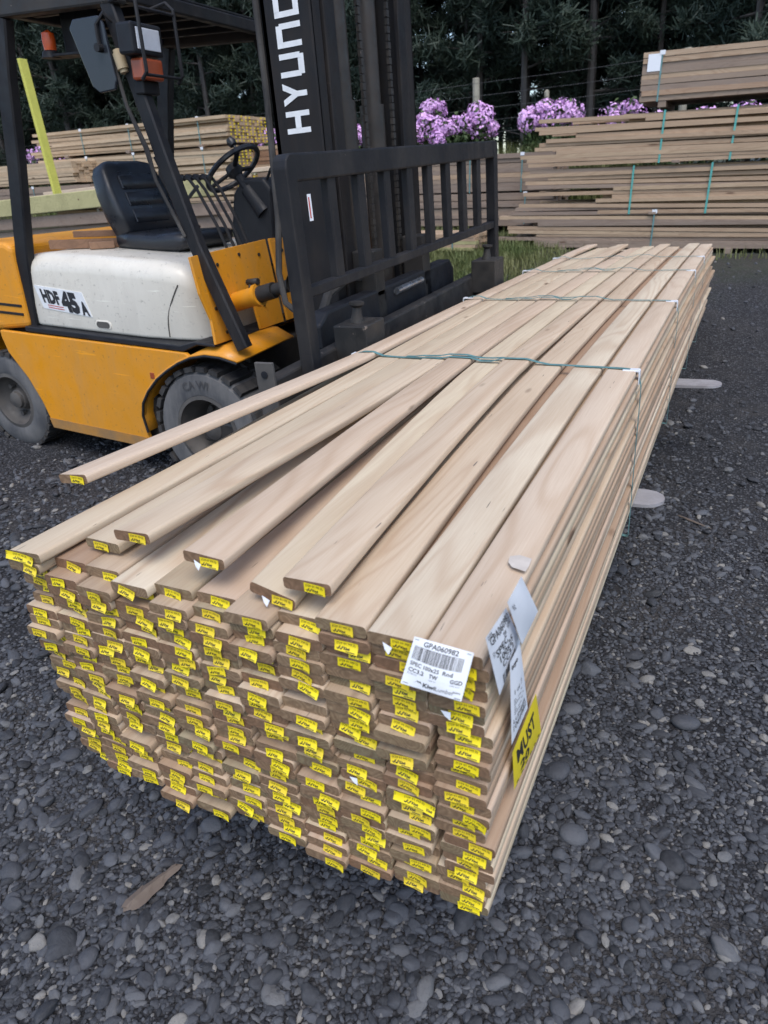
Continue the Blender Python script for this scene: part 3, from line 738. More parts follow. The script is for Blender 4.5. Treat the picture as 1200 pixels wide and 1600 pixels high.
# seat
def cushion(rings_): mb = MB(); mb.loft(rings_); return mb
def rr2(a0, a1, b0, b1, r, n=4):
    p = []
    for ca, cb, s0 in ((a1-r, b1-r, 0), (a0+r, b1-r, 90), (a0+r, b0+r, 180), (a1-r, b0+r, 270)):
        for k in range(n+1): t = R(s0+90*k/n); p.append((ca+r*math.cos(t), cb+r*math.sin(t)))
    return p
seat = bpy.data.objects.new('seat', None); link(seat); seat.parent = fl
SY = -.02
rings = []
for x, z0, z1, hw in ((-.93, 1.29, 1.33, .20), (-.90, 1.275, 1.375, .235), (-.78, 1.272, 1.365, .25), (-.60, 1.272, 1.362, .255), (-.45, 1.275, 1.375, .25), (-.40, 1.285, 1.37, .24), (-.375, 1.31, 1.35, .22)):
    rings.append([(x, SY+y, z) for y, z in rr2(-hw, hw, z0, z1, min(.04, (z1-z0)/2.2))])
cushion(rings).build('seat_cushion', M['vinyl'], seat, 60)
def backp(s, d, y):     # s up the backrest, d forward of it
    x = -.86-.16*s+d*.93; z = 1.33+.40*s+d*.36
    return (x, SY+y, z)
rings = []
for s, hw, d0, d1 in ((-.02, .20, -.03, .05), (.05, .235, -.05, .085), (.3, .25, -.055, .09), (.6, .245, -.055, .085), (.85, .225, -.05, .08), (.95, .20, -.04, .07), (1.0, .15, -.02, .045)):
    rings.append([backp(s, d, y) for y, d in rr2(-hw, hw, d0, d1, min(.035, (d1-d0)/2.3))])
cushion(rings).build('backrest', M['vinyl'], seat, 60)
for k, (s0, s1) in enumerate(((.12, .32), (.345, .55), (.575, .78))):      # stitched panels
    rings = [[backp(s, d, y) for y, d in rr2(-hw, hw, .07, .07+t, .006)] for s, hw, t in ((s0, .13, .012), (s0+.02, .145, .026), (s1-.02, .143, .026), (s1, .128, .012))]
    cushion(rings).build('back_panel', M['vinyl'], seat, 60)
mb = MB(); mb.box((-.92, -.44), (SY-.21, SY+.21), (1.262, 1.282), .004); mb.build('seat_rail', M['steel_dark'], seat)
# dash, wheel, levers
mb = MB(); mb.prism([(-.22, 1.18), (.02, 1.18), (.03, 1.60), (-.02, 1.655), (-.16, 1.655), (-.24, 1.57), (-.28, 1.36)], .06, .52, 'xz', .02, 3); dash = mb.build('dashboard', M['plastic_black'], fl)
col0, col1 = Vector((-.06, .08, 1.50)), Vector((-.235, .08, 1.70)); dcol = (col1-col0).normalized()
mb = MB(); mb.tube([col0-dcol*.04, col0+dcol*.13], [.05, .042], 12); mb.tube([col0+dcol*.12, col1], [.028, .025], 10); mb.build('steering_column', M['plastic_black'], fl)
stw = bpy.data.objects.new('steering_wheel', None); link(stw); stw.parent = fl
ax = dcol; aa = ax.cross(Vector((0, 1, 0))).normalized(); bb = ax.cross(aa)
mb = MB(); ring = [col1+(aa*math.cos(2*math.pi*k/36)+bb*math.sin(2*math.pi*k/36))*.175 for k in range(37)]
mb.tube(ring, .0155, 8, False); mb.build('rim', M['vinyl'], stw)
for k in range(3):
    t = 2*math.pi*k/3+.5; mb = MB(); mb.bar(col1+ax*-.01, col1+(aa*math.cos(t)+bb*math.sin(t))*.172, .03, .014, ax, .004); mb.build('spoke', M['plastic_black'], stw)
mb = MB(); mb.lathe([(0, .02), (.04, .018), (.05, -.02), (.03, -.05)], col1, ax, 16); mb.build('hub', M['plastic_black'], stw)
kp = col1+(aa*math.cos(2.6)+bb*math.sin(2.6))*.165
mb = MB(); mb.lathe([(.008, 0), (.008, .03), (.022, .035), (.027, .055), (.02, .075), (0, .08)], kp, ax, 14); mb.build('spinner_knob', M['vinyl'], stw)
for k in range(4):      # hydraulic levers in a row on the near side of the column
    y = -.24+.055*k; x0 = -.10+.01*k
    p = [(x0+.05, y, 1.22), (x0-.04, y, 1.42), (x0-.15, y, 1.60), (x0-.20, y, 1.655), (x0-.245, y, 1.66)]
    mb = MB(); mb.tube(p, .009, 8); lv = mb.build('lever', BP, fl)
    mb = MB(); mb.lathe([(0, -.02), (.014, -.018), (.017, 0), (.014, .03), (0, .034)], p[-1], (-1, 0, .1), 12); mb.build('lever_knob', M['plastic_black'], lv)
mb = MB(); mb.tube([(-.02, .10, 1.64), (.02, .09, 1.70), (.06, .08, 1.715)], .008, 8); lv = mb.build('direction_lever', BP, fl)
mb = MB(); mb.tube([(.06, .08, 1.715), (.13, .07, 1.735)], [.015, .018], 10); mb.build('lever_knob', M['rim_paint'], lv)
mb = MB(); mb.tube([(-.88, .30, 1.30), (-.80, .31, 1.52), (-.70, .31, 1.60)], .012, 8); lv = mb.build('parking_brake', M['rim_paint'], fl)
mb = MB(); mb.box((-.845, -.815), (.295, .315), (1.45, 1.53), .004); mb.build('brake_grip', M['red_ink'], lv)
# yellow front cowl plate with cut-outs, tilt cylinders through it
for sgn in (-1, 1):
    P_ = [(sgn*.67, .875), (sgn*.655, 1.0), (sgn*.69, 1.14), (sgn*.69, 1.32), (sgn*.02, 1.345), (sgn*.02, .875), (sgn*.26, .875), (sgn*.27, 1.02), (sgn*.32, 1.08), (sgn*.41, 1.09), (sgn*.47, 1.03), (sgn*.48, .875)]
    mb = MB(); Mx = Matrix.Translation((.105, 0, .875)) @ Matrix.Rotation(R(-11), 4, 'Y') @ Matrix.Translation((0, 0, -.875))
    mb.prism(P_, -.008, .008, 'yz', .002, 1, Mx); cw_ = mb.build('front_cowl', YP, fl)
    for (y, z) in ((.12, 1.27), (.3, 1.29), (.5, 1.26), (.60, 1.05), (.18, 1.0), (.56, .92)):
        p = Mx @ Vector((.008, sgn*y, z)); mb = MB(); mb.lathe([(.010, 0), (.010, .006), (0, .007)], p, (1, 0, .15), 6, sm=False); mb.build('bolt', M['grease'], cw_)
    p0, p1 = Vector((.02, sgn*.42, 1.035)), wl(-.72, 2.78+sgn*.44, .80)
    d = (p1-p0).normalized(); mid = p0+d*.24
    mb = MB(); mb.tube([p0-d*.10, mid-d*.02], .050, 16); mb.tube([mid-d*.025, mid], .060, 16); mb.build('tilt_cylinder', YP, fl)
    mb = MB(); mb.tube([mid, mid+d*.10], .043, 14); mb.tube([mid+d*.08, p1], .032, 12); mb.lathe([(.055, -.05), (.055, .05), (0, .05)], p1, (0, 1, 0), 14); mb.build('tilt_rod', M['steel_dark'], fl)
    mb = MB(); mb.tube([mid-d*.06, mid-d*.06+Vector((0, 0, .075))], .014, 8); mb.tube([mid-d*.06+Vector((-.02, 0, .075)), mid-d*.06+Vector((.05, 0, .085))], .017, 8); mb.build('hose_fitting', M['steel_dark'], fl)
# counterweight at the rear
CWP = [(-1.345, .835), (-1.345, 1.30), (-1.40, 1.325), (-1.9, 1.30), (-2.12, 1.20), (-2.20, 1.0), (-2.20, .48), (-2.10, .40), (-1.98, .42), (-1.98, .62), (-1.88, .72), (-1.75, .77), (-1.60, .80)]
mb = MB(); mb.prism(CWP, -.655, .655, 'xz', .035, 3); cwt = mb.build('counterweight', YP, fl)
for z in (.905, .955):
    mb = MB(); mb.box((-2.15, -1.365), (-.6595, -.650), (z, z+.016), .002, 1); mb.build('black_stripe', BP, cwt)
# overhead guard: four legs and a slatted roof
PY = .60
def leg(px, sgn, wd=.075):
    y = sgn*PY; rings = []
    for i, p in enumerate(px):
        a_, b_ = px[max(i-1, 0)], px[min(i+1, len(px)-1)]; d = Vector((b_[0]-a_[0], b_[1]-a_[1])).normalized(); nx_, nz_ = d.y*wd/2, -d.x*wd/2
        c = .008; h = .03; e = 1-2*c/wd
        sec = [(-1, -h+c), (-e, -h), (e, -h), (1, -h+c), (1, h-c), (e, h), (-e, h), (-1, h-c)]
        rings.append([(p[0]+k*nx_, y+q, p[1]+k*nz_) for k, q in sec])
    mb = MB(); mb.loft(rings); return mb.build('guard_leg', BP, fl, 25)
fb = [lp(374, 528, -.6), lp(309, 385, -.6), lp(255, 240, -.6), lp(205, 100, -.6), lp(172, 0, -.6)]
fp = [(p.x, p.z) for p in fb]; fp[0] = (fp[0][0]+.03, .855); fp[-1] = (fp[-1][0]-.01, 2.40)
rp = [(-1.36, .82), (-1.30, 1.25), (-1.19, 1.75), (-1.12, 2.15), (-1.06, 2.39)]
for sgn in (-1, 1): leg(fp, sgn); leg(rp, sgn, .10)
roof = bpy.data.objects.new('overhead_guard', None); link(roof); roof.parent = fl
x0, x1 = -1.10, fp[-1][0]+.08
for sgn in (-1, 1):
    mb = MB(); mb.box((x0, x1), (sgn*.60-.035, sgn*.60+.035), (2.385, 2.475), .012); mb.build('side_rail', M['steel_dark'], roof)
for x in (x0+.03, x1-.03): mb = MB(); mb.box((x-.03, x+.03), (-.56, .56), (2.40, 2.46), .008); mb.build('cross_rail', BP, roof)
mb = MB(); mb.box((x0+.02, x1-.02), (-.56, .56), (2.465, 2.475), .002, 1); mb.build('roof_sheet', BP, roof)
for k in range(5): y = -.42+.21*k; mb = MB(); mb.box((x0+.06, x1-.06), (y-.018, y+.018), (2.412, 2.462), .004); mb.build('roof_slat', BP, roof)
# lamps, mirror, beacon
p = lp(150, 90, -.66)
mb = MB(); q = [(p.x-.13+.03, p.z+.155), (p.x+.06, p.z+.160), (p.x+.085, p.z+.13), (p.x+.115, p.z-.10), (p.x+.10, p.z-.135), (p.x+.0, p.z-.145), (p.x-.04, p.z-.12), (p.x-.13, p.z+.12)]
mb.prism(q, -.672, -.655, 'xz', .006); mir = mb.build('mirror', M['mirror_back'], fl)
mb = MB(); a_ = lp(156, 75, -.68); mb.tube([a_, a_+Vector((0, .0, .09)), a_+Vector((.03, .02, .135)), lp(186, 42, -.6)], .010, 8); mb.lathe([(.0, -.02), (.018, -.02), (.018, .01), (0, .01)], a_, (0, 1, 0), 10); mb.build('mirror_bracket', BP, mir)
p = lp(222, 62, -.60)
wl_ = MB(); wl_.box((p.x-.06, p.x+.035), (-.70, -.50), (p.z-.065, p.z+.06), .012); lamp = wl_.build('work_lamp', M['plastic_black'], fl)
mb = MB(); mb.box((p.x+.034, p.x+.040), (-.675, -.525), (p.z-.045, p.z+.04), .004); mb.build('lamp_lens', M['lamp_glass'], lamp)
g1 = MB()
for y in (-.72, -.48): g1.tube([(p.x-.05, y, p.z+.13), (p.x+.06, y, p.z+.15), (p.x+.10, y, p.z+.12), (p.x+.11, y, p.z-.14), (p.x+.08, y, p.z-.17)], .0085, 8)
g1.tube([(p.x+.10, -.72, p.z+.10), (p.x+.10, -.48, p.z+.10)], .007, 8); g1.tube([(p.x+.10, -.72, p.z-.15), (p.x+.10, -.48, p.z-.15)], .007, 8)
g1.build('lamp_cage', BP, lamp)
p = lp(235, 110, -.58)
mb = MB(); mb.box((p.x-.045, p.x+.03), (-.66, -.52), (p.z-.045, p.z+.045), .012); mb.build('turn_signal', M['brown_lens'], fl)
mb = MB(); mb.box((p.x-.06, p.x+.0), (-.64, -.53), (p.z-.10, p.z-.04), .008); mb.build('signal_bracket', BP, fl)
a_, b_ = lp(183, 78, -.64), lp(195, 114, -.64)
mb = MB(); mb.tube([a_, a_*.85+b_*.15], .022, 12); mb.tube([a_*.85+b_*.15, b_*.85+a_*.15], .028, 12); mb.tube([b_*.85+a_*.15, b_], .02, 12); mb.build('fluid_bottle', M['tan_plastic'], fl)
p = lp(76, 63, -.50)
mb = MB(); mb.lathe([(.030, -.045), (.033, 0), (.030, .03), (0, .045)], p, (0, 0, 1), 18); bc = mb.build('beacon', M['orange_lens'], fl)
mb = MB(); mb.lathe([(0, -.03), (.05, -.028), (.04, .0), (.03, .006)], p+Vector((0, 0, -.05)), (0, 0, 1), 18); mb.box((p.x-.03, p.x+.30), (-.53, -.43), (p.z-.075, p.z-.062), .003); mb.box((p.x+.04, p.x+.30), (-.44, -.43), (p.z-.07, 2.42), .003)
mb.build('beacon_bracket', BP, bc)

# cables tied down the near front leg, grab handle
for k in range(2):
    mb = MB(); mb.tube([(fp[4][0]-.03-.02*k, -.64, 2.30), (fp[3][0]-.05, -.645, 2.10), (fp[3][0]-.02, -.65, 1.98), (fp[2][0]-.055-.012*k, -.645, 1.80), (fp[2][0]-.035, -.64, 1.66), (fp[1][0]-.045, -.635, 1.40)], .009, 7); mb.build('lamp_cable', M['rubber'], fl)
mb = MB(); mb.tube([(fp[2][0]-.02, -.56, 1.80), (fp[2][0]-.09, -.56, 1.76), (fp[1][0]-.09, -.56, 1.50), (fp[1][0]-.01, -.56, 1.44)], .011, 8); mb.build('grab_handle', BP, fl)
# mast (built upright in the yard, so in world coordinates turned into the truck's)
def wbox(mb, x, y, z, bev=.006): mb.box(x, y, z, bev, 2, MI)
MX0, MX1 = -.70, -.45
ms = bpy.data.objects.new('mast', None); link(ms); ms.parent = fl
for near, (ya, yb) in ((True, (2.25, 2.44)), (False, (3.12, 3.31))):
    mb = MB(); s = 1 if near else -1; yo = ya if near else yb
    wbox(mb, (MX0, MX1), (min(yo, yo+s*.022), max(yo, yo+s*.022)), (-.28, 2.9)); wbox(mb, (MX0, MX0+.03), (min(yo, yo+s*.10), max(yo, yo+s*.10)), (-.28, 2.9)); wbox(mb, (MX1-.03, MX1), (min(yo+s*.002, yo+s*.085), max(yo+s*.002, yo+s*.085)), (-.279, 2.9))
    mb.build('outer_channel', M['mast_paint'], ms)
    mb = MB(); y1 = yo+s*.095
    wbox(mb, (MX0+.06, MX1+.012), (min(y1, y1+s*.02), max(y1, y1+s*.02)), (-.2, 2.9)); wbox(mb, (MX1-.016, MX1+.010), (min(y1+s*.004, y1+s*.10), max(y1+s*.004, y1+s*.10)), (-.199, 2.9)); wbox(mb, (MX0+.06, MX0+.086), (min(y1, y1+s*.10), max(y1, y1+s*.10)), (-.199, 2.9))
    mb.build('inner_channel', M['mast_paint'], ms)
    mb = MB(); yc = 2.66 if near else 2.98
    mb.tube([MI @ Vector((-.56, yc, z)) for z in (-.25, 1.60)], .065, 20); mb.tube([MI @ Vector((-.56, yc, z)) for z in (1.60, 2.9)], .052, 20); mb.build('lift_cylinder', M['grease'], ms)
    mb = MB()
    for k in range(78):
        z = .25+k*.034; mb.box((-.485, -.470), (yc+.075-.011*(1+k % 2*.4), yc+.075+.011*(1+k % 2*.4)), (z, z+.029), 0, 1, MI)
    mb.build('lift_chain', M['steel_dark'], ms)
for z in (-.22, .55, 2.6):
    mb = MB(); wbox(mb, (MX0-.03, MX0+.005), (2.25, 3.31), (z, z+.14)); mb.build('mast_tie', M['mast_paint'], ms)
mb = MB(); mb.tube([MI @ Vector(q) for q in ((-.72, 2.27, 2.9), (-.725, 2.26, 1.6), (-.74, 2.245, 1.1), (-.76, 2.22, .86), (-.73, 2.2, .72), (-.66, 2.21, .66))], .016, 8); mb.build('hydraulic_hose', M['rubber'], ms)
# HYUNDAI down the side of the outer channel, drawn as square block letters
def strokes(ch):
    t = .24
    return {'H': [((0, 0), (t, 1)), ((1-t, 0), (1, 1)), ((t, .38), (1-t, .62))], 'Y': [((.5-t/2, 0), (.5+t/2, .48))], 'U': [((0, .14), (t, 1)), ((1-t, .14), (1, 1)), ((.08, 0), (.92, .24))],
            'N': [((0, 0), (t, .9)), ((1-t, 0), (1, .86)), ((0, .76), (.92, 1))], 'D': [((0, 0), (t, 1)), ((t, 0), (.9, .22)), ((t, .78), (.9, 1)), ((1-t, .12), (1, .88))],
            'A': [((0, 0), (t, .89)), ((1-t, 0), (1, .86)), ((.06, .76), (.92, 1)), ((t, .30), (1-t, .50))], 'I': [((.3, 0), (.3+t*1.2, 1))]}[ch]
it = []; zz = 0
for ch in 'HYUNDAI':
    lw = .088 if ch != 'I' else .05
    for (a0, b0), (a1, b1) in strokes(ch): it.append((np.array([(zz+a0*lw, b0), (zz+a1*lw, b0), (zz+a1*lw, b1), (zz+a0*lw, b1)]), [(0, 1, 2, 3)], 0, .3+.3*(len(it) % 4)))
    if ch == 'Y':
        for sx in (0, 1):
            e = (lambda q: 1-q) if sx else (lambda q: q)
            it.append((np.array([(zz+e(0)*lw, 1), (zz+e(.28)*lw, 1), (zz+e(.62)*lw, .44), (zz+e(.38)*lw, .40)]), [(0, 1, 2, 3)], 0, 1.5+.3*sx))
    zz += lw+.021
hb_ = at(470, 208, 1, 2.25)
def hfn(u, v, l): return MI @ Vector((-.505-.124*v, 2.2488-l*.001, hb_.z+u))
o = link(bpy.data.objects.new('mast_lettering', sheet_mesh('mast_lettering', it, [M['ink_white']], hfn))); o.parent = ms
# load backrest and carriage, slightly out of level along y
BXF = -.14
TY = Matrix.Translation((0, 1.49, 0)) @ Matrix.Rotation(math.atan(.034), 4, 'X') @ Matrix.Translation((0, -1.49, 0))
MT = MI @ TY
bk = bpy.data.objects.new('load_backrest', None); link(bk); bk.parent = fl
BZ = 1.335
def kbox(name, mat, par, x, y, z, bev=.005):
    mb = MB(); mb.box(x, y, z, bev, 2, MT); return mb.build(name, mat, par)
kbox('top_bar', BP, bk, (BXF-.055, BXF), (1.545, 3.81), (BZ-.092, BZ), .008)
for yy, sg in ((1.49, 1), (3.865, -1)):
    a_, b_ = yy, yy+sg*.066
    mb = MB(); pr = [(a_, .42), (b_, .42), (b_, BZ-.085), (b_+sg*.02, BZ-.055), (b_+sg*.02, BZ), (a_+sg*.03, BZ-.002), (a_+sg*.008, BZ-.018), (a_, BZ-.045)]
    mb.prism(pr, BXF-.0565, BXF+.002, 'yz', .004, 1, MT); mb.build('end_post', BP, bk)
kbox('lower_rail', BP, bk, (BXF-.05, BXF-.005), (1.55, 3.80), (.845, .885))
NB = 8
for k in range(NB):
    y = 1.565+(3.79-1.565)*(k+1)/(NB+1)
    kbox('bar', BP, bk, (BXF-.046, BXF-.010), (y-.031, y+.031), (.88, BZ-.088))
mb = MB(); mb.box((BXF+.0025, BXF+.0035), (1.60, 1.625), (1.11, 1.20), 0, 1, MT); mb.build('warning_sticker', M['paper'], bk)
mb = MB(); mb.box((BXF+.0036, BXF+.0042), (1.605, 1.613), (1.12, 1.19), 0, 1, MT); mb.build('sticker_mark', M['red_ink'], bk)
car = bpy.data.objects.new('fork_carriage', None); link(car); car.parent = fl
kbox('upper_carriage_bar', M['steel_dark'], car, (-.26, -.195), (1.31, 3.93), (.43, .60), .01)
kbox('lower_carriage_bar', M['steel_dark'], car, (-.31, -.205), (1.31, 3.93), (.02, .16), .01)
kbox('bar_end_plate', M['rim_paint'], car, (-.268, -.188), (1.295, 1.309), (.36, .665), .003)
for z in (.62, .545): mb = MB(); mb.lathe([(.014, 0), (.014, -.003), (0, -.004)], MT @ Vector((-.228, 1.2945, z)), (0, 1, 0), 12); mb.build('bolt_hole', M['plastic_black'], car)
mb = MB(); mb.prism([(1.86, .56), (3.50, .56), (3.50, .66), (3.44, .715), (1.94, .715), (1.86, .67)], -.40, -.315, 'yz', .012, 2, MT); mb.build('side_shift_frame', M['plastic_black'], car)
mb = MB(); mb.tube([MT @ Vector((-.30, y, .675)) for y in (2.62, 2.95)], .018, 12); mb.build('side_shift_rod', M['bright_steel'], car)
mb = MB(); mb.tube([MT @ Vector(q) for q in ((-.42, 2.0, .62), (-.40, 2.1, .76), (-.40, 2.3, .80), (-.41, 2.45, .77), (-.43, 2.5, .62))], .022, 8); mb.build('hose_loop', M['rubber'], car)
for s in (-1, 1):
    kbox('carriage_upright', M['steel_dark'], car, (-.44, -.315), (2.78+s*.30-.05, 2.78+s*.30+.05), (-.05, .90), .008)
# forks: shank, blade with rounded tapering tip, hook and pin
def fork(y):
    f = bpy.data.objects.new('fork', None); link(f); f.parent = fl
    zt = sag(y)-.006
    mb = MB(); mb.box((-.20, -.135), (y-.075, y+.075), (zt-.02, .66), .006, 2, MI); mb.build('shank', M['steel_dark'], f)
    mb = MB(); mb.box((-.20, -.045), (y-.088, y+.088), (.50, .69), .006, 2, MT); mb.build('hook', M['steel_dark'], f)
    mb = MB(); mb.lathe([(.030, 0), (.022, .03), (.018, .06), (.032, .072), (.032, .082), (0, .085)], MT @ Vector((-.125, y-.01, .69)), (0, 0, 1), 14); mb.build('pin', M['steel_dark'], f)
    tip = at(1035, 793, 2, zt).x if y < 2.5 else at(1127, 606, 2, zt).x
    n = 8; x0, x1 = -.14, tip-.075; hw = .075
    top = [(x0, -hw), (x1, -hw)] + [(x1+.075*math.sin(R(90*k/n)), -hw*math.cos(R(90*k/n))) for k in range(1, n)] + [(tip, 0)]
    top += [(x1+.075*math.sin(R(90*k/n)), hw*math.cos(R(90*k/n))) for k in range(n-1, 0, -1)] + [(x1, hw), (x0, hw)]
    mb = MB(); A = [mb.bm.verts.new(MI @ Vector((a, y+b, zt))) for a, b in top]
    B = [mb.bm.verts.new(MI @ Vector((a, y+b, zt-.012-.038*(1-smooth(-.1, 1.2, a))))) for a, b in top]
    mb.bm.faces.new(A); mb.bm.faces.new(B[::-1])
    for i in range(len(A)): j = (i+1) % len(A); mb.bm.faces.new((A[i], B[i], B[j], A[j]))
    mb.build('blade', M['fork_steel'], f)
fork(1.86); fork(3.58)

# ------------------------------------------------------------------ things lying about
def plank_obj(name, mat, parent, L, W_, T, bev=.004, loc=(0,0,0), rot=(0,0,0)):
    mb = MB(); mb.box((0, L), (-W_/2, W_/2), (0, T), bev, 2); o = mb.build(name, mat, parent); o.location = loc; o.rotation_euler = rot; return o
# short offcuts on the engine cover beside the seat
p = at(60, 406, 1, FO.y-.45); q = at(178, 372, 1, FO.y-.30)
def offcut(a, b, w_, t_, label):
    d = b-a; mb = MB(); mb.box((0, d.length), (-w_/2, w_/2), (-t_/2, t_/2), .003, 2)
    for v in mb.bm.verts: v.co.z += .003*math.sin(v.co.x*9); v.co.y += .004*math.sin(v.co.x*5)
    o = mb.build('timber_offcut', M['wood_brown'], None); o.location = a; o.rotation_euler = d.to_track_quat('X', 'Z').to_euler()
    tag(o, label, 'offcut', 'offcuts on the engine cover'); return o
hz = lambda x, y: (FLI.inverted() @ Vector((x, y, 1.272)))
a0, b0 = hz(-1.25, -.45), hz(-.90, -.10)
up = Vector((0, 0, 1))
offcut(a0+up*.026, b0+up*.026, .10, .05, 'long flat brown timber offcut lying on the cream engine cover')
offcut(hz(-1.20, -.30)+up*.074, hz(-.93, -.04)+up*.074, .07, .035, 'brown timber offcut resting on top of the long offcut by the seat')
offcut(hz(-1.02, -.36)+up*.02, hz(-.93, -.25)+up*.02, .05, .04, 'short split brown offcut tucked against the seat')
# weathered stick on the gravel
def stick(a, b, r, name, label, mat='drift', cat='stick'):
    rr = random.Random(int(a[0]*1000)); d = b-a; n = 9; rings = []
    x = d.normalized(); yv = x.cross(up).normalized(); zv = yv.cross(x)
    ph = [rr.uniform(.7, 1.2) for _ in range(8)]
    for k in range(n+1):
        t = k/n; c = a+d*t; s_ = r*(.55+.5*math.sin(math.pi*min(1, t*1.2+.1)))*(1 if 0 < k < n else .7)
        rings.append([c+(yv*math.cos(2*math.pi*j/8)*1.5+zv*math.sin(2*math.pi*j/8)*.7)*s_*ph[j]*rr.uniform(.85, 1.12)+x*rr.uniform(-.012, .012) for j in range(8)])
    mb = MB(); mb.loft(rings, True, False); o = mb.build(name, M[mat], None, 20); return tag(o, label, cat)
def gpt(px, py, h=0):
    z = -.46
    for _ in range(6): p_ = at(px, py, 2, z+h); z = float(gz2(p_.x, p_.y))
    return at(px, py, 2, z+h)
stick(gpt(196, 1420, .02), gpt(278, 1352, .02), .015, 'stick', 'weathered split brown stick lying on the gravel in front of the board ends')
stick(gpt(1060, 805, .012), gpt(1112, 826, .012), .006, 'bark_strip', 'thin strip of pale bark on the gravel beyond the fork tip', 'drift', 'bark')
# larger stones
sr = random.Random(11)
def stone(px, py, wpx, label, tint='pebble'):
    c = gpt(px, py); depth = (c-CAM).dot(CF); r = wpx/2*depth/FPX
    bm = bmesh.new(); bmesh.ops.create_icosphere(bm, subdivisions=3, radius=1)
    f = [Vector((sr.gauss(0, 1), sr.gauss(0, 1), sr.gauss(0, 1))).normalized() for _ in range(9)]
    for v in bm.verts:
        k = 1
        for i, q_ in enumerate(f): dd = v.co.normalized().dot(q_); k *= 1-.10*max(0, dd-.45)
        v.co *= k
    for fc in bm.faces: fc.smooth = True
    me_ = bpy.data.meshes.new('stone'); bm.to_mesh(me_); bm.free(); me_.materials.append(M['pebble'])
    o = inst('stone', me_, None, (c.x, c.y, c.z+r*.18), (sr.gauss(0, .1), sr.gauss(0, .1), sr.uniform(0, 6)), (r, r*.82, r*.5)); return tag(o, label, 'stone', 'large stones in the gravel')
SL = {0: 'broad pale grey stone on the gravel near the weathered stick', 1: 'flat grey stone lying against the broad pale stone', 4: 'oval grey stone on the gravel beside the yellow notice', 8: 'oval grey stone on the gravel below the lower right pack corner'}
for si, (px, py, wpx) in enumerate(((100, 1475, 58), (138, 1500, 42), (66, 985, 22), (112, 1182, 36), (870, 1208, 46), (898, 1308, 50), (1050, 1350, 46), (915, 1438, 34), (985, 1448, 32), (1135, 1490, 40), (875, 1580, 40), (20, 1365, 40), (430, 990+480, 30), (893, 1110, 34), (1070, 1132, 46), (958, 778+110, 18), (980, 1374, 22), (330, 1470, 36))):
    stone(px, py, wpx, SL.get(si) or 'large smooth rounded grey stone lying among the gravel')

# ------------------------------------------------------------------ stacks of lumber in the yard behind
ST = math.atan(.04)
def lumber_stack_pack(name, label, org, L, D, Hh, nl, mats, ends=None, fan=0.0, lab=False, straps=(), strap_mat='strap_green', seed=0, rotz=0.0, group=None, tags=False, tilt=ST, gaps=.12):
    """a pack whose long side faces -y: front boards one by one, the inner ones joined"""
    rr = random.Random(seed); t = thing(name, label, 'lumber pack', org, (0, tilt, rotz), group)
    th = Hh/nl; meshes = []
    for k in range(4):
        mb = MB(); mb.box((0, 1), (0, .11), (0, th*.965), .0, 1); o = mb.build('board', M[mats[k % len(mats)]], None); meshes.append(o.data); bpy.data.objects.remove(o)
    inner = MB()
    for l in range(nl):
        x0 = rr.uniform(0, .03); Lf = L
        if fan:
            if rr.random() < .72: x0 -= rr.choice((.55, .8, .9, .95, 1.0))*fan*rr.uniform(.8, 1.1)
            else: x0 += fan*rr.uniform(0, .25)
        b = inst('board', meshes[rr.randrange(4)], t, (x0, rr.uniform(-.014, .010), l*th+rr.uniform(-.004, .004)), (0, rr.uniform(-.0022, .0022), 0), (Lf-x0+rr.uniform(-.03, .03), 1, 1))
        if fan and x0 < 0: b.rotation_euler = (0, rr.uniform(-.006, .014), rr.uniform(-.008, .012))
        for c in range(1, max(2, int(D/.115))):
            xx = rr.uniform(0, .12) if fan else rr.uniform(-.02, .03)
            if fan and rr.random() < .55: xx += x0*rr.uniform(.5, 1)
            inner.box((xx, L+rr.uniform(-.04, .04)), (c*.115, c*.115+.11), (l*th, l*th+th*.93))
    o = inner.build('inner_boards', M[mats[0]], t); o['kind'] = 'stuff'
    for i, x in enumerate(straps):
        sw = .022 if strap_mat == 'strap_green' else .018; mb = MB(); mb.box((x, x+sw), (-.014, -.011), (-.01, Hh+.004)); mb.box((x, x+sw), (-.014, D+.01), (Hh+.004, Hh+.007)); s_ = mb.build('strap', M[strap_mat], t)
        if strap_mat == 'strap_green': continue
        mb = MB(); mb.box((x-.02, x+.04), (-.019, -.015), (Hh-.035, Hh+.008)); mb.build('corner_protector', M['plastic_white'], s_)
    if lab: mb = MB(); mb.box((.06, .20), (-.016, -.014), (Hh-.19, Hh-.02)); mb.build('pack_label', M['paper'], t)
    if tags:       # end face (towards +x) covered in yellow tags
        mb = MB()
        for l in range(nl):
            for c in range(int(D/.115)):
                y = c*.115+.02+rr.uniform(0, .02); z = l*th+rr.uniform(0, .3)*th; 
                if rr.random() < .85: mb.box((L+.045, L+.047), (y, y+rr.uniform(.03, .05)), (z, z+th*.5))
        o = mb.build('end_tags', M['tag_yellow'], t); o['kind'] = 'stuff'
    return t
def bearer(x, y, z, label, wd=.09, D=1.0, h=.075, mat='wood_grey'):
    mb = MB(); mb.box((-wd/2, wd/2), (-.02, D), (0, h), .006); o = mb.build('bearer', M[mat], None); o.location = (x, y, z); o.rotation_euler = (0, ST, 0)
    return tag(o, label, 'bearer', 'bearers between the stacked packs')
YS = 9.0
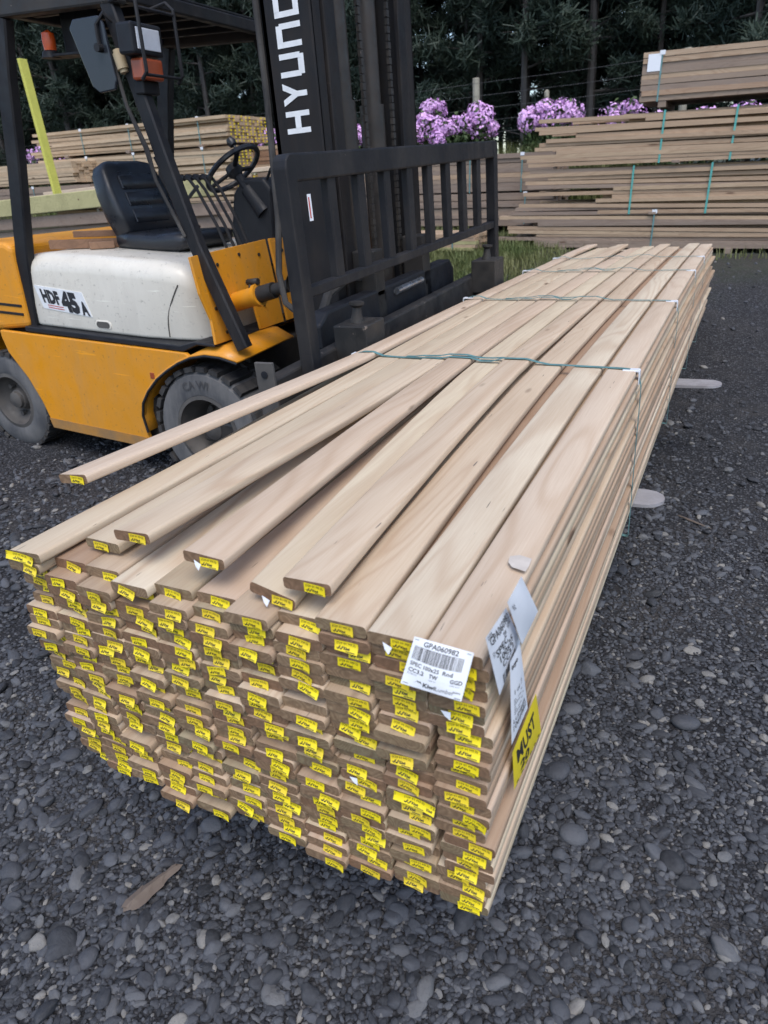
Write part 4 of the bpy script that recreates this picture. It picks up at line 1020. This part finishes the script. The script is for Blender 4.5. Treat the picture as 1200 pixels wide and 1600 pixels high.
# right-hand stack, bottom to top
def at9(px, py): return at(px, py, 1, YS)
b4 = at9(890, 390); b3 = at9(985, 331); b2 = at9(1020, 251); b1 = at9(998, 160)
G = 'packs stacked beyond the end of the long pack'
lumber_stack_pack('stacked_pack', 'bottom pack of the tall brown stack standing on the ground', (b4.x-.55, YS, gz(b4.x, YS)+.06), 5.2, 1.05, .44, 10, ['wood_grey', 'wood_stack', 'wood_grey'], fan=.45, straps=(1.55, 3.4), strap_mat='strap', seed=1, group=G)
lumber_stack_pack('stacked_pack', 'second pack from the ground, with staggered board ends and two green straps', (b3.x-.45, YS+.02, b3.z), 5.0, 1.05, .532, 12, ['wood_stack', 'wood_grey', 'wood_grey'], fan=1.1, straps=(.42, 1.30, 3.2), seed=2, group=G)
lumber_stack_pack('stacked_pack', 'third pack from the ground, paler, with staggered ends below the top pack', (b2.x-.42, YS, b2.z), 5.0, 1.05, .535, 12, ['wood_stack'], fan=1.15, straps=(.48, 1.25, 3.3), seed=3, group=G)
lumber_stack_pack('stacked_pack', 'topmost reddish pack of the tall stack with a white label at its end', (b1.x, YS-.03, b1.z), 4.6, 1.05, .485, 9, ['wood_grey', 'wood_grey', 'wood_darker', 'wood_grey'], straps=(.20, 2.6), strap_mat='strap', lab=True, seed=4, group=G)
for (bb_, nm, hh) in ((b1, 'under the topmost pack of the tall stack', -.07), (b2, 'under the third pack of the tall stack', -.035), (b3, 'under the second pack of the tall stack', -.035)):
    bearer(bb_.x+.26, YS+.0, bb_.z+hh-.01, 'end of a timber bearer '+nm, h=-hh)
for dx in (.2, 2.2, 4.0): bearer(b4.x-.3+dx, YS, gz(b4.x-.3+dx, YS)-.02, 'timber bearer on the ground under the tall stack', h=.075)
# two packs behind the load backrest
ym = 10.2
c0 = at(640, 252, 1, ym); c1 = at(640, 311, 1, ym)
gm = gz(-2.5, ym)
lumber_stack_pack('stacked_pack', 'lower grey pack lying behind the load backrest, by the grass', (-6.2, ym, c1.z-.46+.16), 4.9, 1.0, .46, 9, ['wood_grey'], straps=(2.6, 3.7, 4.45), strap_mat='strap', seed=5, group='grey packs behind the load backrest')
lumber_stack_pack('stacked_pack', 'upper grey pack with pale top boards behind the load backrest', (-6.1, ym, c1.z+.03+.14), 4.75, 1.0, c0.z-c1.z-.03, 8, ['wood_grey', 'wood_grey', 'wood_stack'], straps=(2.4, 3.5, 4.3), strap_mat='strap', seed=6, group='grey packs behind the load backrest')
# small low pack on the grass
p = gpt(700, 402)
for _ in range(1):
    pz = gz(-2.5, 8.1); q = at(735, 398, 1, 8.1)
    lumber_stack_pack('small_pack', 'low pale pack of short boards lying on the grass behind the backrest', (q.x-1.25, 8.1, max(pz, q.z-.02)+.06), 1.3, .8, .20, 5, ['wood_stack', 'wood_treated'], straps=(1.0,), strap_mat='strap', seed=8)
# left-hand stacks behind the seat
YL = 10.0
d1 = at(357, 222, 1, YL); d2 = at(357, 268, 1, YL); LL = 4.5
GL = 'packs stacked behind the forklift seat'
hh = .415
for k, (dz, lab, fan, sd) in enumerate(((0, 'top pack of the stack behind the seat, its end covered in yellow tags', .35, 21), (-.46, 'second pack of the stack behind the seat with strapped pale boards', .45, 22), (-.92, 'third pack of the stack behind the seat, partly hidden by the steering wheel', .1, 23), (-1.38, 'lowest pack of the stack behind the seat', .1, 24))):
    lumber_stack_pack('stacked_pack', lab, (d1.x-LL, YL, d1.z+dz+LL*.03), LL, 1.25, hh, 8, ['wood_pale'] if k < 2 else ['wood_stack', 'wood_pale'], straps=(1.1, 2.3, 3.0, 3.9), strap_mat='strap', fan=fan, seed=sd, tags=True, group=GL, tilt=.03)
    for dx in (.6, 2.2, 3.9): bearer(d1.x-LL+dx, YL, d1.z+dz+LL*.03-.03*dx-.045, 'thin timber bearer under the %s pack of the stack behind the seat' % ('top', 'second', 'third', 'lowest')[k], h=.045, D=1.2)
e1 = at(20, 283, 1, 9.4)
lumber_stack_pack('stacked_pack', 'separate pale pack left of the stack behind the seat, near the yellow plank', (e1.x-2.3, 9.4, e1.z-.02), 4.0, 1.0, .36, 7, ['wood_pale'], straps=(2.7,), strap_mat='strap', seed=31, tilt=.03)
lumber_stack_pack('stacked_pack', 'grey pack under the separate pack near the yellow plank', (e1.x-2.2, 9.4, e1.z-.48), 4.2, 1.0, .42, 7, ['wood_grey'], straps=(2.7,), strap_mat='strap', seed=32, tilt=.03)
# small brown pack just right of that stack
f1 = at(405, 262, 1, 10.6)
lumber_stack_pack('stacked_pack', 'short brown pack between the tagged stack and the mast', (f1.x-.1, 10.6, f1.z), 1.6, 1.0, .34, 6, ['wood_brown', 'wood_stack'], seed=41, tilt=.03)
lumber_stack_pack('stacked_pack', 'grey pack under the short brown pack by the mast', (f1.x-.1, 10.6, f1.z-.5), 1.6, 1.0, .44, 6, ['wood_grey'], seed=42, tilt=.03)
# loose treated timbers nearer, with an upright yellow plank
YT = 5.6
tz_ = [(0, 'wood_treated', .19, 'thick greenish treated beam on top of the timber pile behind the seat'), (-.14, 'wood_grey', .13, 'grey weathered beam under the greenish treated beam'), (-.34, 'wood_grey', .17, 'dark weathered beam low in the timber pile'), (-.50, 'wood_grey', .12, 'lowest weathered beam of the timber pile behind the seat')]
tp = at(38, 347, 1, YT)
for k, (dz, mt, h_, lab) in enumerate(tz_):
    o = plank_obj('timber_beam', M[mt], None, 4.2, .30, h_, .01, (tp.x-1.4+.12*k, YT+.06*k, tp.z+dz+.06), (0, -.012+.012*(k % 2), .05)); tag(o, lab, 'beam', 'timber pile behind the seat')
for k in range(3):
    o = plank_obj('pale_board', M['wood_new' if k else 'wood_stack'], None, 3.8, .24, .05, .006, (tp.x-1.3+.2*k, YT+.55+.35*k, tp.z+.20+.05*k), (0, -.01, .04)); tag(o, ('pale board lying flat behind the treated beam', 'second pale board lying behind the treated beam', 'rearmost pale board on the timber pile')[k], 'board', 'boards on the timber pile')
for k in range(3):
    o = plank_obj('pile_bearer', M['wood_grey'], None, 1.3, .12, tp.z-.44-gz(tp.x, YT)+.05, .01, (tp.x-.9+1.3*k, YT-.1, gz(tp.x-.9+1.3*k, YT)-.05), (0, 0, R(90))); tag(o, 'bearer carrying the timber pile behind the seat', 'bearer', 'bearers under the timber pile')
pa, pb = at(90, 303, 1, YT+.42), at(34, 92, 1, YT+.42)
d = pb-pa; mb = MB(); mb.box((-.055, .055), (-.02, .02), (-.10, d.length), .004); o = mb.build('upright_plank', M['wood_bright'], None)
o.location = pa; o.rotation_euler = d.to_track_quat('Z', 'Y').to_euler(); tag(o, 'bright yellow plank standing upright in the timber pile', 'plank')

# ------------------------------------------------------------------ grass, flowers, fence, forest
def blades(name, label, patches, mat, hmin, hmax, wd=.008):
    V, F = [], []
    for cx, cy, sx, sy, n in patches:
        for _ in range(n):
            x, y = RNG.normal(cx, sx), RNG.normal(cy, sy); z = gz(x, y)-.01; h_ = RNG.uniform(hmin, hmax); a = RNG.uniform(0, 6.28); l = RNG.uniform(.1, .6)*h_
            dx, dy = math.cos(a), math.sin(a); b = len(V); w2 = wd*RNG.uniform(.6, 1.3)
            V += [(x-dy*w2, y+dx*w2, z), (x+dy*w2, y-dx*w2, z), (x+dx*l*.35+dy*w2*.7, y+dy*l*.35-dx*w2*.7, z+h_*.6), (x+dx*l*.35-dy*w2*.7, y+dy*l*.35+dx*w2*.7, z+h_*.6), (x+dx*l, y+dy*l, z+h_)]
            F += [(b, b+1, b+2, b+3), (b+3, b+2, b+4)]
    o = raw(name, V, F, M[mat]); return tag(o, label, 'grass', kind='stuff')
blades('grass', 'short rough grass between the lumber stacks', [(-1.9, 8.3, .5, .45, 8000), (-3.0, 7.2, .5, .25, 900), (-2.4, 9.3, .7, .3, 5000), (1.4, 8.6, .5, .10, 120), (-4.2, 8.6, 1, .6, 4500), (-1.5, 7.2, .45, .4, 2200)], 'grass', .04, .16, .005)
blades('tall_grass', 'tall green grass around the flowering bushes', [(-1.9, 12.2, .55, .35, 2600), (-3.2, 12.5, 1.4, .4, 3500), (-.6, 12.6, .7, .4, 1400), (-6, 13, 1.8, .5, 2500), (-11, 13.5, 3, .6, 3000)], 'grass', .5, 1.25, .012)
def bush(cx, cy, z0, w_, h_, label, seed, n=2600, sparse=1.0):
    rr = np.random.default_rng(seed); t = thing('flowering_bush', label, 'bush', (cx, cy, gz(cx, cy)), group='pink flowering bushes along the fence')
    z0 -= gz(cx, cy); cl = []
    for _ in range(int(24*sparse)):
        a = rr.uniform(0, 6.28); q = rr.uniform(0, 1)**.5; cl.append((q*w_*.5*math.cos(a), q*.5*math.sin(a), z0+h_*rr.uniform(.05, .9)*(1-.8*q)+.1, rr.uniform(.07, .24)))
    def cards(name, mat, n_, sz, shell):
        V, F = [], []
        for _ in range(n_):
            c = cl[rr.integers(len(cl))]; v = rr.normal(0, 1, 3); v /= np.linalg.norm(v); r_ = c[3]*(rr.uniform(.85, 1.15) if shell else rr.uniform(.2, .95))
            if not shell: r_ *= 1.0
            p_ = np.array(c[:3])+v*r_*np.array([1, 1, .85])
            if not shell: p_[2] -= rr.uniform(-.08, .55)
            u = rr.normal(0, 1, 3); u -= v*u.dot(v)*.6; u /= np.linalg.norm(u); k_ = np.cross(v, u); k_ /= np.linalg.norm(k_); s_ = sz*rr.uniform(.6, 1.3); b = len(V)
            V += [tuple(p_-u*s_), tuple(p_+k_*s_*.6+v*s_*.3), tuple(p_+u*s_), tuple(p_-k_*s_*.6-v*s_*.1)]; F.append((b, b+1, b+2, b+3))
        return raw(name, V, F, M[mat], t)
    cards('foliage', 'bush_leaf', int(n*1.5), .042, False)
    cards('blossom', 'petal', int(n*1.15), .036, True)
    mb = MB()
    for k in range(7):
        c = cl[k]; mb.tube([(c[0]*.2, c[1]*.2, -.05), (c[0]*.7, c[1]*.7, c[2]*.5), (c[0], c[1], c[2])], [.014, .010, .006], 5)
    mb.build('stems', M['bark'], t)
YF = 13.0
def bz(px, py): return at(px, py, 1, YF)
p0 = bz(682, 215); bush(p0.x, YF, p0.z-.2, 1.25, 1.0, 'tall pink flowering bush behind the load backrest, its top highest', 1, 4200)
p0 = bz(735, 215); bush(p0.x, YF+.1, p0.z+.0, .75, .5, 'lower pink bush joined to the right of the tall flowering bush', 2, 2600)
p0 = bz(858, 205); bush(p0.x, YF, p0.z+.02, .95, .48, 'wide pink flowering bush behind the staggered board ends', 3, 3200)
p0 = bz(975, 175); bush(p0.x, YF, p0.z-.25, .5, .55, 'thin pink flowering bush beside the topmost pack of the tall stack', 4, 420, .6)
p0 = bz(1090, 165); bush(p0.x, YF-.3, p0.z-.42, 2.2, .30, 'pink bush seen through the gap under the topmost pack', 5, 2400)
p0 = bz(538, 215); bush(p0.x, YF, p0.z-.15, .6, .42, 'pink bush showing between the mast channels', 6, 1600)
p0 = bz(425, 222); bush(p0.x, YF, p0.z-.15, .5, .35, 'small pink bush between the tagged stack and the mast', 7, 1000)
p0 = bz(70, 245); bush(p0.x, YF, p0.z-.15, .6, .42, 'small pink bush behind the upright yellow plank', 8, 1200)
# post and wire fence
fn_ = thing('wire_fence', 'post and wire fence in front of the dark forest', 'fence', (0, 0, 0))
posts = []
for k in range(-7, 3):
    x = at(743, 125, 1, 14.5).x+3.9*k; y = 14.5
    top = at(743, 122, 1, 14.5).z - .02*k
    posts.append((x, y, top)); mb = MB(); mb.tube([(x, y, gz(x, y)-.2), (x+.01, y, top-.01), (x+.01, y, top)], [.075, .07, .062], 10); mb.build('post', M['post_wood'], fn_)
for q in range(5):
    mb = MB(); h_ = .10+.22*q
    for (xa, ya, za), (xb, yb, zb) in zip(posts[:-1], posts[1:]): mb.tube([(xa, ya-.07, za-h_), ((xa+xb)/2, ya-.07, (za+zb)/2-h_-.015), (xb, yb-.07, zb-h_)], .0022, 4, False)
    mb.build('wire', M['wire'], fn_)
mb = MB(); q = at(853, 142, 1, 14.4); mb.tube([(q.x, 14.4, gz(q.x, 14.4)-.1), (q.x+.02, 14.4, q.z-.2), (q.x+.015, 14.4, q.z-.02), (q.x+.03, 14.4, q.z+.02)], [.05, .045, .05, .02], 7); o = mb.build('broken_post', M['post_wood'], fn_)
# pines: a few different trees, copied
def pine_meshes(seed, H=13.0, base=1.2, spread=1.9, n=5200):
    rr = np.random.default_rng(seed); mb = MB()
    bend = rr.normal(0, .12, 2); P = [(bend[0]*(h/H)**2*3, bend[1]*(h/H)**2*3, h) for h in np.linspace(0, H, 9)]
    mb.tube([(x, y, z-.3) for x, y, z in P], [.085*(1-.9*i/8)+.012 for i in range(9)], 7)
    br = []
    for k in range(54):
        h_ = base+(H-base)*(k/54)**.95; a = k*2.4+rr.uniform(-.4, .4); L = spread*(1-.75*((h_-base)/(H-base)))*rr.uniform(.6, 1.15)
        x0 = bend[0]*(h_/H)**2*3; y0 = bend[1]*(h_/H)**2*3
        e = (x0+L*math.cos(a), y0+L*math.sin(a), h_+L*rr.uniform(-.15, .4)); mid = ((x0+e[0])/2, (y0+e[1])/2, (h_+e[2])/2-.06*L)
        mb.tube([(x0, y0, h_), mid, e], [.028, .018, .007], 4, False); br.append(((x0, y0, h_), mid, e, L))
    for k in range(12):       # bare dead limbs low down
        h_ = rr.uniform(.4, base+1.5); a = rr.uniform(0, 6.28); L = rr.uniform(.5, 1.3)
        mb.tube([(0, 0, h_), (L*.6*math.cos(a), L*.6*math.sin(a), h_+.1), (L*math.cos(a), L*math.sin(a), h_+rr.uniform(0, .5))], [.018, .011, .004], 4, False)
    tr = mb.build('trunk', M['bark'], None); tm = tr.data; bpy.data.objects.remove(tr)
    V, F = [], []
    for _ in range(n):
        s_, m_, e_, L = br[rr.integers(len(br))]; t = rr.uniform(.18, 1.05)**.8
        p_ = np.array(s_)*(1-t)**2+2*np.array(m_)*t*(1-t)+np.array(e_)*t*t + rr.normal(0, .09*L**.5, 3)
        d_ = rr.normal(0, 1, 3)+np.array([0, 0, .4]); d_ /= np.linalg.norm(d_); q_ = np.cross(d_, rr.normal(0, 1, 3)); q_ /= np.linalg.norm(q_)
        l_ = rr.uniform(.14, .32); w2 = rr.uniform(.008, .017); b = len(V)
        V += [tuple(p_-q_*w2), tuple(p_+q_*w2), tuple(p_+d_*l_+q_*w2*.3), tuple(p_+d_*l_*.9-q_*w2*1.2)]; F.append((b, b+1, b+2, b+3))
    cm = bpy.data.meshes.new('crown'); cm.from_pydata(V, [], F); cm.materials.append(M['needles']); cm.update()
    return tm, cm
PV = [pine_meshes(100+k, 12+1.2*k, (1.0, 2.2, .8, 3.0, 1.5)[k], (1.9, 1.6, 2.1, 1.5, 1.8)[k], 26000) for k in range(5)]
pr = random.Random(4); cnt = 0
labels = ['dark pine tree in the front forest row behind the fence', 'dark pine tree standing deeper in the forest behind the fence']
def pine(x, y, k, s_, lab, grp):
    lab = lab.replace('dark pine tree', 'dark pine tree with bare lower trunk' if k in (1, 3) else 'dark pine tree with low branches'); grp += ' with bare trunks' if k in (1, 3) else ' with low branches'
    t = thing('pine_tree', lab, 'tree', (x, y, gz(x, y)-.05), (0, 0, pr.uniform(0, 6.28)), grp); t.scale = (s_, s_, s_*pr.uniform(.9, 1.1))
    inst('trunk', PV[k][0], t); inst('crown', PV[k][1], t)
for row in range(5):
    y0 = 18.0+2.6*row; x = -34.0-row
    while x < 7:
        x += pr.uniform(1.25, 2.3); pine(x, y0+pr.uniform(-.9, .9), pr.choice((0, 1, 2, 3, 4) if row else (1, 3, 4, 1)), pr.uniform(.85, 1.15), labels[0 if row == 0 else 1], 'pines in the front row' if row == 0 else 'pines deeper in the forest')
for k in range(14):       # the forest edge turning towards the left
    pine(-24-pr.uniform(0, 9), 9+k*.8, pr.randrange(5), 1, 'dark pine tree at the forest edge beyond the left-hand stacks', 'pines beyond the left-hand stacks')
